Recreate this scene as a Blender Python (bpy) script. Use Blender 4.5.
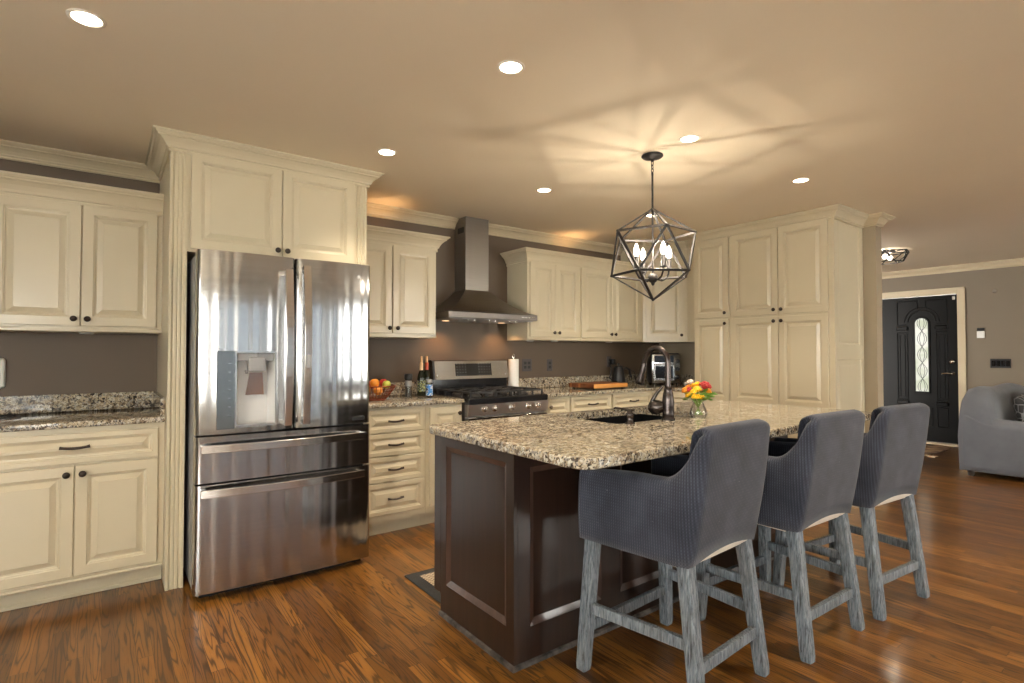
import bpy, bmesh, math, random
from mathutils import Vector, Matrix
random.seed(7)
PI = math.pi
SC = bpy.context.scene
for o in list(bpy.data.objects): bpy.data.objects.remove(o)
COL = SC.collection

# ------------------------------------------------------------------ camera
AZ = math.atan2(732.0, 545.0)
H = 1.26
cam = bpy.data.objects.new('camera', bpy.data.cameras.new('camera')); COL.objects.link(cam)
cam.data.sensor_fit = 'HORIZONTAL'; cam.data.sensor_width = 36.0
cam.data.lens = 545.0 / 1024.0 * 36.0
cam.data.clip_start = 0.05
cam.location = (0, 0, H)
cam.rotation_euler = (PI/2 + math.atan(11.5/545.0), 0, AZ - PI/2)
SC.camera = cam

# ------------------------------------------------------------------ world, daylight, exposure
W = bpy.data.worlds.new('world'); SC.world = W; W.use_nodes = True
bg = W.node_tree.nodes['Background']
bg.inputs[0].default_value = (1.0, 0.96, 0.90, 1); bg.inputs[1].default_value = 15.0
SC.view_settings.view_transform = 'Standard'; SC.view_settings.look = 'None'
SC.view_settings.gamma = 1.0; SC.view_settings.use_curve_mapping = False
SC.view_settings.exposure = 0.55
SC.cycles.use_denoising = True; SC.cycles.use_adaptive_sampling = False
SC.cycles.caustics_reflective = False; SC.cycles.caustics_refractive = False
SC.cycles.sample_clamp_indirect = 6.0
SC.cycles.max_bounces = 8; SC.cycles.diffuse_bounces = 4; SC.cycles.transparent_max_bounces = 12

def light(name, kind, loc, energy, color, rot=(0, 0, 0), **kw):
    d = bpy.data.lights.new(name, kind); d.energy = energy; d.color = color
    for k, v in kw.items():
        if k == 'portal': d.cycles.is_portal = True
        else: setattr(d, k, v)
    o = bpy.data.objects.new(name, d); COL.objects.link(o); o.location = loc; o.rotation_euler = rot
    return o
WARM = (1.0, 0.85, 0.66)
# window openings behind the camera (x0, x1, z0, z1) in the wall at y = YR
YR = -3.4; XL = -2.7
REAR_WINDOWS = [(-2.2, -0.7, 0.5, 2.15), (0.55, 1.45, 0.12, 2.12), (1.55, 2.45, 0.12, 2.12), (3.3, 4.3, 0.6, 2.1), (4.8, 6.4, 0.1, 2.2)]
LEFT_WINDOWS = [(-2.4, -0.8, 0.4, 2.15), (0.2, 1.4, 0.9, 2.1)]      # (y0, y1, z0, z1) in the side wall at x = XL; unseen, added for side light
for (a, b, c, d) in LEFT_WINDOWS:
    light('window_portal', 'AREA', (XL-0.10, (a+b)/2, (c+d)/2), 1.0, (1, 1, 1), (PI/2, 0, PI/2), shape='RECTANGLE', size=b-a, size_y=d-c, portal=True)
for (a, b, c, d) in REAR_WINDOWS:
    light('window_portal', 'AREA', ((a+b)/2, YR-0.10, (c+d)/2), 1.0, (1, 1, 1), (PI/2, 0, PI), shape='RECTANGLE', size=b-a, size_y=d-c, portal=True)

# ------------------------------------------------------------------ node helpers
def newmat(name):
    m = bpy.data.materials.new(name); m.use_nodes = True
    nt = m.node_tree; b = nt.nodes['Principled BSDF']
    return m, nt, b
def setp(b, **k):
    names = dict(color='Base Color', rough='Roughness', metal='Metallic', spec='Specular IOR Level', coat='Coat Weight', coatr='Coat Roughness',
                 emit='Emission Color', estr='Emission Strength', trans='Transmission Weight', ior='IOR', sheen='Sheen Weight', aniso='Anisotropic', alpha='Alpha')
    for n, v in k.items():
        s = b.inputs[names[n]]
        s.default_value = (*v, 1) if isinstance(v, tuple) and len(v) == 3 else v
def N(nt, typ, **k):
    n = nt.nodes.new(typ)
    for a, v in k.items():
        if a == 'ins':
            for i, x in v.items(): n.inputs[i].default_value = x
        else: setattr(n, a, v)
    return n
def L(nt, a, b): nt.links.new(a, b)
def math_(nt, op, a, b=None, c=None):
    n = nt.nodes.new('ShaderNodeMath'); n.operation = op
    for i, x in enumerate((a, b, c)):
        if x is None: continue
        if isinstance(x, (int, float)): n.inputs[i].default_value = x
        else: L(nt, x, n.inputs[i])
    return n.outputs[0]
def ramp(nt, fac, stops, interp='LINEAR'):
    r = nt.nodes.new('ShaderNodeValToRGB'); r.color_ramp.interpolation = interp
    e = r.color_ramp.elements
    while len(e) < len(stops): e.new(0.5)
    for i, (p, c) in enumerate(stops):
        e[i].position = p; e[i].color = (*c, 1) if len(c) == 3 else c
    L(nt, fac, r.inputs[0]); return r.outputs[0]
def coords(nt, kind='Object', scale=(1, 1, 1)):
    t = nt.nodes.new('ShaderNodeTexCoord'); m = nt.nodes.new('ShaderNodeMapping'); m.inputs['Scale'].default_value = scale
    L(nt, t.outputs[kind], m.inputs[0]); return m.outputs[0]
def geo_pos(nt, scale=(1, 1, 1)):
    t = nt.nodes.new('ShaderNodeNewGeometry'); m = nt.nodes.new('ShaderNodeMapping'); m.inputs['Scale'].default_value = scale
    L(nt, t.outputs['Position'], m.inputs[0]); return m.outputs[0]
def noise(nt, vec, scale, detail=3, rough=0.5, dist=0.0):
    n = nt.nodes.new('ShaderNodeTexNoise'); n.inputs['Scale'].default_value = scale; n.inputs['Detail'].default_value = detail
    n.inputs['Roughness'].default_value = rough; n.inputs['Distortion'].default_value = dist
    if vec is not None: L(nt, vec, n.inputs['Vector'])
    return n.outputs[0]
def bump(nt, b, h, strength=0.2, dist=0.002):
    n = nt.nodes.new('ShaderNodeBump'); n.inputs['Strength'].default_value = strength; n.inputs['Distance'].default_value = dist
    L(nt, h, n.inputs['Height']); L(nt, n.outputs[0], b.inputs['Normal']); return n
def mix(nt, fac, a, b, mode='MIX'):
    n = nt.nodes.new('ShaderNodeMix'); n.data_type = 'RGBA'; n.blend_type = mode
    for s, x in ((n.inputs[0], fac), (n.inputs[6], a), (n.inputs[7], b)):
        if isinstance(x, (int, float)): s.default_value = x
        elif isinstance(x, tuple): s.default_value = (*x, 1)
        else: L(nt, x, s)
    return n.outputs[2]
M = {}
def simple(name, color, rough=0.5, metal=0.0, var=0.06, scale=6.0, bmp=0.0, **k):
    """plain coloured stuff with a little noise in its tone"""
    m, nt, b = newmat(name); setp(b, rough=rough, metal=metal, **k)
    v = coords(nt); n = noise(nt, v, scale, 3)
    lo = tuple(max(0, c*(1-var)) for c in color); hi = tuple(min(1, c*(1+var)) for c in color)
    L(nt, ramp(nt, n, [(0.3, lo), (0.7, hi)]), b.inputs['Base Color'])
    if bmp: bump(nt, b, noise(nt, v, scale*12, 2), bmp, 0.001)
    M[name] = m; return m
simple('cream_paint', (0.57, 0.498, 0.352), 0.32, var=0.02, scale=3, coat=0.15, coatr=0.15)
simple('trim_paint', (0.53, 0.445, 0.30), 0.4, var=0.02, scale=3)
simple('taupe_wall', (0.112, 0.078, 0.050), 0.55, var=0.04, scale=2, bmp=0.15)
simple('bounce_wall_paint', (0.60, 0.54, 0.45), 0.6, var=0.03, scale=2)  # unseen walls, painted paler than the others to bounce more light
simple('light_tan_wall', (0.36, 0.295, 0.205), 0.6, var=0.03, scale=2)
simple('tan_wall', (0.178, 0.142, 0.098), 0.6, var=0.03, scale=2, bmp=0.1)
simple('ceiling_paint', (0.79, 0.69, 0.53), 0.75, var=0.015, scale=1.5, bmp=0.05)
simple('white_trim', (0.78, 0.75, 0.70), 0.4, var=0.02)
simple('bronze', (0.05, 0.038, 0.030), 0.36, 0.75, var=0.25, scale=30)
simple('faucet_bronze', (0.075, 0.062, 0.058), 0.26, 0.9, var=0.2, scale=20)
simple('pendant_bronze', (0.016, 0.013, 0.012), 0.55, 0.2, var=0.25, scale=25)
simple('black_plastic', (0.012, 0.012, 0.013), 0.3, var=0.1)
simple('cast_iron', (0.014, 0.014, 0.015), 0.55, var=0.2, bmp=0.2)
simple('black_enamel', (0.012, 0.012, 0.014), 0.12, var=0.1)
simple('dark_gap', (0.02, 0.018, 0.016), 0.7)
simple('sink_composite', (0.006, 0.0065, 0.008), 0.6, var=0.15, scale=60, spec=0.08)
simple('white_plastic', (0.72, 0.72, 0.70), 0.35, var=0.02)
simple('paper', (0.78, 0.78, 0.76), 0.9, var=0.03, scale=30, bmp=0.3)
simple('grey_plastic', (0.30, 0.30, 0.30), 0.4, var=0.05)
simple('recess_plastic', (0.72, 0.71, 0.69), 0.35, var=0.03)
simple('panel_glass', (0.27, 0.28, 0.275), 0.15, 0.9, var=0.1)
simple('pale_plastic', (0.62, 0.61, 0.58), 0.35, var=0.03)
simple('cream_lining', (0.62, 0.55, 0.46), 0.85, var=0.06, scale=20)
simple('orange_fruit', (0.82, 0.30, 0.03), 0.4, var=0.1, scale=30, bmp=0.3)
simple('green_apple', (0.50, 0.55, 0.08), 0.3, var=0.2, scale=12)
simple('red_apple', (0.55, 0.05, 0.03), 0.28, var=0.4, scale=14)
simple('copper_wire', (0.30, 0.07, 0.03), 0.35, 0.7, var=0.2)
simple('red_foil', (0.50, 0.06, 0.02), 0.35, var=0.1)
simple('gold_foil', (0.75, 0.50, 0.28), 0.35, 0.4, var=0.1)
simple('dark_bottle', (0.010, 0.014, 0.008), 0.08, var=0.2)
simple('spice_filling', (0.10, 0.085, 0.07), 0.6, var=0.8, scale=90)
simple('kettle_black', (0.02, 0.02, 0.021), 0.42, 0.3, var=0.1)
simple('yellow_petal', (0.90, 0.50, 0.01), 0.5, var=0.15, scale=40)
simple('orange_petal', (0.82, 0.30, 0.01), 0.5, var=0.2, scale=40)
simple('red_petal', (0.36, 0.008, 0.012), 0.5, var=0.3, scale=50)
simple('cream_petal', (0.72, 0.60, 0.52), 0.6, var=0.1, scale=40)
simple('green_leaf', (0.13, 0.30, 0.03), 0.45, var=0.35, scale=30)
simple('stem_green', (0.20, 0.32, 0.05), 0.45, var=0.3, scale=30)
simple('door_black', (0.0045, 0.0045, 0.0045), 0.34, var=0.15, bmp=0.1, spec=0.12)
simple('bright_brass', (0.5, 0.45, 0.38), 0.25, 1.0)
simple('chrome', (0.75, 0.75, 0.75), 0.12, 1.0)
simple('rubber_black', (0.02, 0.02, 0.02), 0.8, var=0.2, scale=90, bmp=0.5)
simple('sofa_leg_dark', (0.03, 0.02, 0.015), 0.4)
simple('rug_fringe', (0.62, 0.52, 0.38), 0.9)
simple('light_baffle', (0.80, 0.74, 0.64), 0.5, var=0.02)
simple('bounce_ground', (0.85, 0.82, 0.76), 0.9, var=0.3)  # unseen ground kept very pale so it bounces daylight onto the ceiling

def bulb_mat(name, col, s):
    m = bpy.data.materials.new(name); m.use_nodes = True; nt = m.node_tree; nt.nodes.clear()
    out = nt.nodes.new('ShaderNodeOutputMaterial'); t = nt.nodes.new('ShaderNodeBsdfTransparent'); e = nt.nodes.new('ShaderNodeEmission'); a = nt.nodes.new('ShaderNodeAddShader')
    t.inputs[0].default_value = (0.9, 0.9, 0.9, 1); e.inputs[0].default_value = (*col, 1); e.inputs[1].default_value = s
    L(nt, t.outputs[0], a.inputs[0]); L(nt, e.outputs[0], a.inputs[1]); L(nt, a.outputs[0], out.inputs[0]); M[name] = m
bulb_mat('candle_bulb', (1.0, 0.90, 0.76), 3.0); bulb_mat('hall_bulb', (1.0, 0.90, 0.76), 3.0)
def emitter(name, col, s):
    m, nt, b = newmat(name); setp(b, color=(0.8, 0.8, 0.8), emit=col, estr=s); M[name] = m
emitter('can_lamp', (1.0, 0.86, 0.66), 14.0)
emitter('hood_lamp', (1.0, 0.6, 0.3), 1.6)
emitter('puck_lamp', (1.0, 0.75, 0.45), 8.0)

# brushed stainless: fine streaks along one axis
def steel(name, color, rough, streak, aniso=0.6, amt=0.10):
    m, nt, b = newmat(name); setp(b, metal=1.0, aniso=aniso)
    tg = nt.nodes.new('ShaderNodeTangent'); tg.direction_type = 'RADIAL'; tg.axis = 'Z'; L(nt, tg.outputs[0], b.inputs['Tangent'])
    v = coords(nt, scale=streak); n = noise(nt, v, 1.0, 4, 0.6)
    L(nt, ramp(nt, n, [(0.3, tuple(c*0.90 for c in color)), (0.7, tuple(c*1.06 for c in color))]), b.inputs['Base Color'])
    L(nt, math_(nt, 'MULTIPLY_ADD', n, amt, rough-amt/2), b.inputs['Roughness'])
    M[name] = m
steel('stainless', (0.50, 0.50, 0.50), 0.15, (2, 2, 500), 0.9, 0.04)
steel('stainless_dark', (0.27, 0.245, 0.22), 0.38, (3, 3, 400))
steel('rim_steel', (0.20, 0.18, 0.165), 0.5, (3, 3, 400), 0.2)
steel('range_steel', (0.60, 0.57, 0.54), 0.42, (3, 3, 400), 0.4)
steel('handle_steel', (0.66, 0.63, 0.60), 0.18, (3, 3, 300), 0.3)

def glass_mat(name, tint=(1, 1, 1), rough=0.0, gloss=0.08):
    """thin clear glass: mostly see-through with a faint reflection"""
    m = bpy.data.materials.new(name); m.use_nodes = True; nt = m.node_tree; nt.nodes.clear()
    out = nt.nodes.new('ShaderNodeOutputMaterial'); t = nt.nodes.new('ShaderNodeBsdfTransparent'); g = nt.nodes.new('ShaderNodeBsdfGlossy')
    fr = nt.nodes.new('ShaderNodeLayerWeight'); fr.inputs[0].default_value = 0.22
    t.inputs[0].default_value = (*tint, 1); g.inputs['Roughness'].default_value = rough + 0.02
    mx = nt.nodes.new('ShaderNodeMixShader')
    f = math_(nt, 'MULTIPLY_ADD', fr.outputs['Fresnel'], 0.5, gloss*0.3)
    L(nt, f, mx.inputs[0]); L(nt, t.outputs[0], mx.inputs[1]); L(nt, g.outputs[0], mx.inputs[2]); L(nt, mx.outputs[0], out.inputs[0])
    M[name] = m
glass_mat('clear_glass', (0.985, 0.99, 0.985)); glass_mat('window_glass', (0.97, 0.99, 0.99), 0, 0.05); glass_mat('dimming_window_glass', (0.19, 0.215, 0.24), 0, 0.05); glass_mat('smoke_glass', (0.75, 0.75, 0.72))  # dark window tint added only to dim the panes mirrored in the refrigerator

# granite
def granite():
    m, nt, b = newmat('granite'); v = geo_pos(nt)
    vo = nt.nodes.new('ShaderNodeTexVoronoi'); vo.inputs['Scale'].default_value = 85; vo.inputs['Randomness'].default_value = 1.0
    vd = nt.nodes.new('ShaderNodeVectorMath'); vd.operation = 'MULTIPLY_ADD'
    nz = nt.nodes.new('ShaderNodeTexNoise'); nz.inputs['Scale'].default_value = 60; L(nt, v, nz.inputs['Vector'])
    L(nt, nz.outputs['Color'], vd.inputs[0]); vd.inputs[1].default_value = (0.022, 0.022, 0.022); L(nt, v, vd.inputs[2])
    L(nt, vd.outputs[0], vo.inputs['Vector'])
    hs = nt.nodes.new('ShaderNodeSeparateColor'); L(nt, vo.outputs['Color'], hs.inputs[0])
    big = noise(nt, v, 16, 4, 0.6)
    f = math_(nt, 'ADD', math_(nt, 'MULTIPLY', hs.outputs[0], 0.62), math_(nt, 'MULTIPLY', math_(nt, 'SUBTRACT', big, 0.22), 0.72))
    c = ramp(nt, f, [(0.0, (0.012, 0.011, 0.010)), (0.20, (0.03, 0.026, 0.024)), (0.27, (0.13, 0.095, 0.065)), (0.36, (0.30, 0.235, 0.155)), (0.48, (0.46, 0.385, 0.265)),
                     (0.60, (0.56, 0.50, 0.385)), (0.70, (0.22, 0.205, 0.19)), (0.78, (0.50, 0.46, 0.37)), (0.90, (0.68, 0.65, 0.57)), (1.0, (0.30, 0.28, 0.26))])
    sm = noise(nt, v, 150, 2, 0.55)
    spk = ramp(nt, sm, [(0.56, (0, 0, 0)), (0.60, (1, 1, 1))])
    c2 = mix(nt, math_(nt, 'MULTIPLY', spk, 0.85), c, (0.035, 0.03, 0.028))
    veins = ramp(nt, noise(nt, v, 11, 5, 0.65, 0.8), [(0.50, (0, 0, 0)), (0.60, (1, 1, 1))])
    c3 = mix(nt, math_(nt, 'MULTIPLY', veins, 0.6), c2, mix(nt, 0.6, c2, (0.13, 0.12, 0.11)))
    L(nt, c3, b.inputs['Base Color']); setp(b, rough=0.07, spec=0.32)
    M['granite'] = m
granite()

# oak strip floor, boards along world Y
def oak():
    m, nt, b = newmat('oak_floor'); v = geo_pos(nt)
    s = nt.nodes.new('ShaderNodeSeparateXYZ'); L(nt, v, s.inputs[0])
    bx = math_(nt, 'DIVIDE', s.outputs[0], 0.058); bi = math_(nt, 'FLOOR', bx); fx = math_(nt, 'FRACT', bx)
    w1 = nt.nodes.new('ShaderNodeTexWhiteNoise'); w1.noise_dimensions = '1D'; L(nt, bi, w1.inputs['W'])
    ly = math_(nt, 'DIVIDE', math_(nt, 'ADD', s.outputs[1], math_(nt, 'MULTIPLY', w1.outputs[0], 7.3)), 1.15)
    li = math_(nt, 'FLOOR', ly); fy = math_(nt, 'FRACT', ly)
    bid = math_(nt, 'ADD', math_(nt, 'MULTIPLY', bi, 13.7), math_(nt, 'MULTIPLY', li, 5.31))
    w2 = nt.nodes.new('ShaderNodeTexWhiteNoise'); w2.noise_dimensions = '1D'; L(nt, bid, w2.inputs['W'])
    r = w2.outputs[0]; sc2 = nt.nodes.new('ShaderNodeSeparateColor'); L(nt, w2.outputs[1], sc2.inputs[0])
    # cathedral grain: contour lines of a stretched noise, shifted per board
    cx = nt.nodes.new('ShaderNodeCombineXYZ')
    L(nt, math_(nt, 'MULTIPLY', s.outputs[0], 14.0), cx.inputs[0])
    L(nt, math_(nt, 'MULTIPLY', s.outputs[1], 0.85), cx.inputs[1])
    L(nt, math_(nt, 'MULTIPLY', r, 41.0), cx.inputs[2])
    g = noise(nt, cx.outputs[0], 1.0, 2.5, 0.45, 0.35)
    rings = math_(nt, 'PINGPONG', math_(nt, 'MULTIPLY', g, 28.0), 1.0)
    line = ramp(nt, rings, [(0.0, (1, 1, 1)), (0.14, (0.85, 0.85, 0.85)), (0.38, (0.15, 0.15, 0.15)), (0.7, (0, 0, 0))])
    cf = nt.nodes.new('ShaderNodeCombineXYZ')
    L(nt, math_(nt, 'MULTIPLY', s.outputs[0], 260.0), cf.inputs[0]); L(nt, math_(nt, 'MULTIPLY', s.outputs[1], 9.0), cf.inputs[1]); L(nt, r, cf.inputs[2])
    pores = noise(nt, cf.outputs[0], 1.0, 3, 0.6)
    base = ramp(nt, sc2.outputs[0], [(0.0, (0.105, 0.040, 0.008)), (0.35, (0.165, 0.067, 0.012)), (0.7, (0.215, 0.088, 0.015)), (1.0, (0.29, 0.125, 0.023))])
    tone = ramp(nt, noise(nt, cx.outputs[0], 0.6, 3), [(0.3, (0.78, 0.78, 0.78)), (0.7, (1.2, 1.2, 1.2))])
    base = mix(nt, 1.0, base, tone, 'MULTIPLY')
    c = mix(nt, math_(nt, 'MULTIPLY', line, 0.85), base, (0.030, 0.013, 0.006))
    pf = ramp(nt, pores, [(0.55, (0, 0, 0)), (0.68, (1, 1, 1))])
    c = mix(nt, math_(nt, 'MULTIPLY', pf, 0.5), c, (0.04, 0.018, 0.008))
    # seams
    ex = math_(nt, 'MINIMUM', fx, math_(nt, 'SUBTRACT', 1.0, fx)); ey = math_(nt, 'MULTIPLY', math_(nt, 'MINIMUM', fy, math_(nt, 'SUBTRACT', 1.0, fy)), 16.0)
    seam = math_(nt, 'LESS_THAN', math_(nt, 'MINIMUM', ex, ey), 0.017)
    c = mix(nt, math_(nt, 'MULTIPLY', seam, 0.75), c, (0.02, 0.01, 0.006))
    L(nt, c, b.inputs['Base Color'])
    setp(b, rough=0.28, spec=0.35, coat=0.28, coatr=0.11)
    hgt = math_(nt, 'SUBTRACT', math_(nt, 'MULTIPLY', math_(nt, 'ADD', pf, line), -0.25), seam)
    # faint cupping of each board
    hgt = math_(nt, 'ADD', hgt, math_(nt, 'MULTIPLY', math_(nt, 'SINE', math_(nt, 'MULTIPLY', fx, PI)), 0.35))
    bump(nt, b, hgt, 0.22, 0.0012)
    M['oak_floor'] = m
oak()

def espresso():
    m, nt, b = newmat('espresso_wood'); v = coords(nt, scale=(30, 30, 1.6)); n = noise(nt, v, 1.0, 4, 0.6, 0.3)
    L(nt, ramp(nt, n, [(0.25, (0.010, 0.0055, 0.004)), (0.5, (0.018, 0.009, 0.006)), (0.8, (0.032, 0.016, 0.010))]), b.inputs['Base Color'])
    setp(b, rough=0.33, spec=0.4, coat=0.2, coatr=0.15); M['espresso_wood'] = m
    m, nt, b = newmat('espresso_worn'); v = coords(nt, scale=(30, 30, 3)); n = noise(nt, v, 1.0, 4, 0.6, 0.3)
    L(nt, ramp(nt, n, [(0.25, (0.035, 0.018, 0.013)), (0.8, (0.085, 0.046, 0.033))]), b.inputs['Base Color'])
    setp(b, rough=0.33, coat=0.4, coatr=0.15); M['espresso_worn'] = m
espresso()

def weathered():
    m, nt, b = newmat('weathered_wood'); v = coords(nt, scale=(150, 150, 14)); n = noise(nt, v, 1.0, 5, 0.7, 0.4)
    v2 = coords(nt, scale=(9, 9, 5)); n2 = noise(nt, v2, 1.0, 4, 0.7)
    c = ramp(nt, n, [(0.34, (0.014, 0.017, 0.020)), (0.43, (0.08, 0.095, 0.11)), (0.55, (0.155, 0.178, 0.198)), (0.75, (0.28, 0.31, 0.335))])
    c = mix(nt, ramp(nt, n2, [(0.5, (0, 0, 0)), (0.75, (0.40, 0.40, 0.40))]), c, (0.14, 0.13, 0.11))
    L(nt, c, b.inputs['Base Color']); setp(b, rough=0.6); bump(nt, b, n, 0.5, 0.002); M['weathered_wood'] = m
weathered()

def slipcover():
    m, nt, b = newmat('slipcover_charcoal'); v = coords(nt)
    s = nt.nodes.new('ShaderNodeSeparateXYZ'); L(nt, v, s.inputs[0])
    wy = math_(nt, 'SINE', math_(nt, 'MULTIPLY', s.outputs[1], 620.0)); wx = math_(nt, 'SINE', math_(nt, 'MULTIPLY', s.outputs[0], 620.0)); wz = math_(nt, 'SINE', math_(nt, 'MULTIPLY', s.outputs[2], 560.0))
    ge = nt.nodes.new('ShaderNodeTexCoord'); ns = nt.nodes.new('ShaderNodeSeparateXYZ'); L(nt, ge.outputs['Normal'], ns.inputs[0])
    side = math_(nt, 'ABSOLUTE', ns.outputs[0])
    rib = math_(nt, 'ADD', math_(nt, 'MULTIPLY', wy, side), math_(nt, 'MULTIPLY', wx, math_(nt, 'MULTIPLY', math_(nt, 'SUBTRACT', 1.0, side), 0.35)))
    knit = math_(nt, 'ADD', math_(nt, 'MULTIPLY', rib, 0.6), math_(nt, 'MULTIPLY', math_(nt, 'MULTIPLY', rib, wz), 0.5))
    big = noise(nt, v, 7, 4, 0.6)
    c = ramp(nt, math_(nt, 'ADD', math_(nt, 'MULTIPLY', knit, 0.28), math_(nt, 'MULTIPLY', big, 0.9)), [(0.1, (0.013, 0.015, 0.022)), (0.5, (0.035, 0.039, 0.055)), (0.9, (0.080, 0.087, 0.112))])
    lint = ramp(nt, noise(nt, v, 110, 1, 0.5), [(0.80, (0, 0, 0)), (0.83, (1, 1, 1))])
    c = mix(nt, math_(nt, 'MULTIPLY', lint, 0.5), c, (0.4, 0.4, 0.42))
    L(nt, c, b.inputs['Base Color']); setp(b, rough=0.92, sheen=0.15, spec=0.2); bump(nt, b, knit, 0.5, 0.002)
    M['slipcover_charcoal'] = m
    m, nt, b = newmat('sofa_cloth'); v = coords(nt)
    n = noise(nt, v, 260, 2, 0.6); n2 = noise(nt, v, 5, 4)
    L(nt, ramp(nt, math_(nt, 'ADD', math_(nt, 'MULTIPLY', n, 0.4), math_(nt, 'MULTIPLY', n2, 0.6)), [(0.3, (0.115, 0.121, 0.137)), (0.7, (0.16, 0.168, 0.188))]), b.inputs['Base Color'])
    setp(b, rough=0.95, sheen=0.2, spec=0.2); bump(nt, b, math_(nt, 'ADD', n, math_(nt, 'MULTIPLY', n2, 3.0)), 0.4, 0.004); M['sofa_cloth'] = m
    m, nt, b = newmat('pillow_pattern'); v = coords(nt)
    vo = nt.nodes.new('ShaderNodeTexVoronoi'); vo.feature = 'DISTANCE_TO_EDGE'; vo.inputs['Scale'].default_value = 16; L(nt, v, vo.inputs['Vector'])
    L(nt, ramp(nt, vo.outputs['Distance'], [(0.04, (0.22, 0.22, 0.23)), (0.10, (0.03, 0.03, 0.033))]), b.inputs['Base Color'])
    setp(b, rough=0.9); M['pillow_pattern'] = m
slipcover()

def boards():
    m, nt, b = newmat('cutting_board_wood'); v = geo_pos(nt); s = nt.nodes.new('ShaderNodeSeparateXYZ'); L(nt, v, s.inputs[0])
    k = math_(nt, 'FLOOR', math_(nt, 'DIVIDE', s.outputs[1], 0.030)); fr_ = math_(nt, 'LESS_THAN', s.outputs[1], 3.632); w = nt.nodes.new('ShaderNodeTexWhiteNoise'); w.noise_dimensions = '1D'; L(nt, k, w.inputs['W'])
    c = ramp(nt, w.outputs[0], [(0.0, (0.08, 0.02, 0.008)), (0.6, (0.18, 0.05, 0.018)), (0.7, (0.36, 0.13, 0.035)), (1.0, (0.45, 0.18, 0.05))], 'LINEAR')
    c = mix(nt, fr_, c, (0.58, 0.26, 0.06)); n = noise(nt, geo_pos(nt, (3, 80, 80)), 1.0, 3); c = mix(nt, math_(nt, 'MULTIPLY', n, 0.3), c, (0.3, 0.12, 0.03))
    L(nt, c, b.inputs['Base Color']); setp(b, rough=0.4); M['cutting_board_wood'] = m
    m, nt, b = newmat('mat_weave'); v = geo_pos(nt)
    s = nt.nodes.new('ShaderNodeSeparateXYZ'); L(nt, v, s.inputs[0])
    z = math_(nt, 'PINGPONG', math_(nt, 'MULTIPLY', s.outputs[0], 60.0), 1.0)
    st = math_(nt, 'PINGPONG', math_(nt, 'ADD', math_(nt, 'MULTIPLY', s.outputs[1], 90.0), z), 1.0)
    L(nt, ramp(nt, st, [(0.35, (0.20, 0.145, 0.09)), (0.55, (0.46, 0.36, 0.25))]), b.inputs['Base Color']); setp(b, rough=0.9); bump(nt, b, st, 0.4, 0.002); M['mat_weave'] = m
    m, nt, b = newmat('entry_rug'); v = geo_pos(nt)
    vo = nt.nodes.new('ShaderNodeTexVoronoi'); vo.inputs['Scale'].default_value = 9; L(nt, v, vo.inputs['Vector'])
    L(nt, ramp(nt, vo.outputs['Distance'], [(0.1, (0.42, 0.30, 0.17)), (0.5, (0.26, 0.16, 0.09)), (0.8, (0.10, 0.06, 0.045))]), b.inputs['Base Color']); setp(b, rough=0.95); M['entry_rug'] = m
    # leaded door glass: scrolls of darker came on pale obscured glass
    m, nt, b = newmat('door_glass'); v = geo_pos(nt); s = nt.nodes.new('ShaderNodeSeparateXYZ'); L(nt, v, s.inputs[0])
    yy = math_(nt, 'SUBTRACT', s.outputs[1], 2.71); sn = math_(nt, 'MULTIPLY', math_(nt, 'SINE', math_(nt, 'MULTIPLY', s.outputs[2], 14.0)), 0.055)
    sn2 = math_(nt, 'MULTIPLY', math_(nt, 'SINE', math_(nt, 'MULTIPLY', s.outputs[2], 14.0)), 0.028)
    ds = [math_(nt, 'ABSOLUTE', math_(nt, 'SUBTRACT', yy, sn)), math_(nt, 'ABSOLUTE', math_(nt, 'ADD', yy, sn)), math_(nt, 'ABSOLUTE', math_(nt, 'SUBTRACT', yy, sn2)), math_(nt, 'ABSOLUTE', math_(nt, 'ADD', yy, sn2))]
    d = ds[0]
    for x in ds[1:]: d = math_(nt, 'MINIMUM', d, x)
    ln = math_(nt, 'LESS_THAN', d, 0.0032)
    n = noise(nt, v, 40, 2)
    outd = ramp(nt, noise(nt, geo_pos(nt, (1, 3, 5)), 1.6, 2), [(0.35, (0.62, 0.66, 0.50)), (0.6, (0.95, 0.93, 0.85))])
    L(nt, mix(nt, ln, (0.16, 0.17, 0.14), (0.02, 0.02, 0.02)), b.inputs['Base Color']); setp(b, rough=0.15)
    L(nt, mix(nt, ln, outd, (0.02, 0.02, 0.02)), b.inputs['Emission Color']); b.inputs['Emission Strength'].default_value = 0.60  # glow stands in for daylight behind the door
    M['door_glass'] = m
    # range keypad and fridge keypad
    m, nt, b = newmat('keypad'); v = geo_pos(nt); s = nt.nodes.new('ShaderNodeSeparateXYZ'); L(nt, v, s.inputs[0])
    fx = math_(nt, 'ABSOLUTE', math_(nt, 'SUBTRACT', math_(nt, 'FRACT', math_(nt, 'DIVIDE', s.outputs[0], 0.028)), 0.5))
    fz = math_(nt, 'ABSOLUTE', math_(nt, 'SUBTRACT', math_(nt, 'FRACT', math_(nt, 'DIVIDE', s.outputs[2], 0.024)), 0.5))
    dot = math_(nt, 'MULTIPLY', math_(nt, 'LESS_THAN', fx, 0.17), math_(nt, 'LESS_THAN', fz, 0.13))
    mid = math_(nt, 'GREATER_THAN', math_(nt, 'ABSOLUTE', math_(nt, 'SUBTRACT', s.outputs[0], 2.57)), 0.055)
    L(nt, mix(nt, math_(nt, 'MULTIPLY', dot, mid), (0.012, 0.013, 0.015), (0.20, 0.21, 0.21)), b.inputs['Base Color']); setp(b, rough=0.12); M['keypad'] = m
    m, nt, b = newmat('bottle_label'); v = coords(nt)
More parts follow.
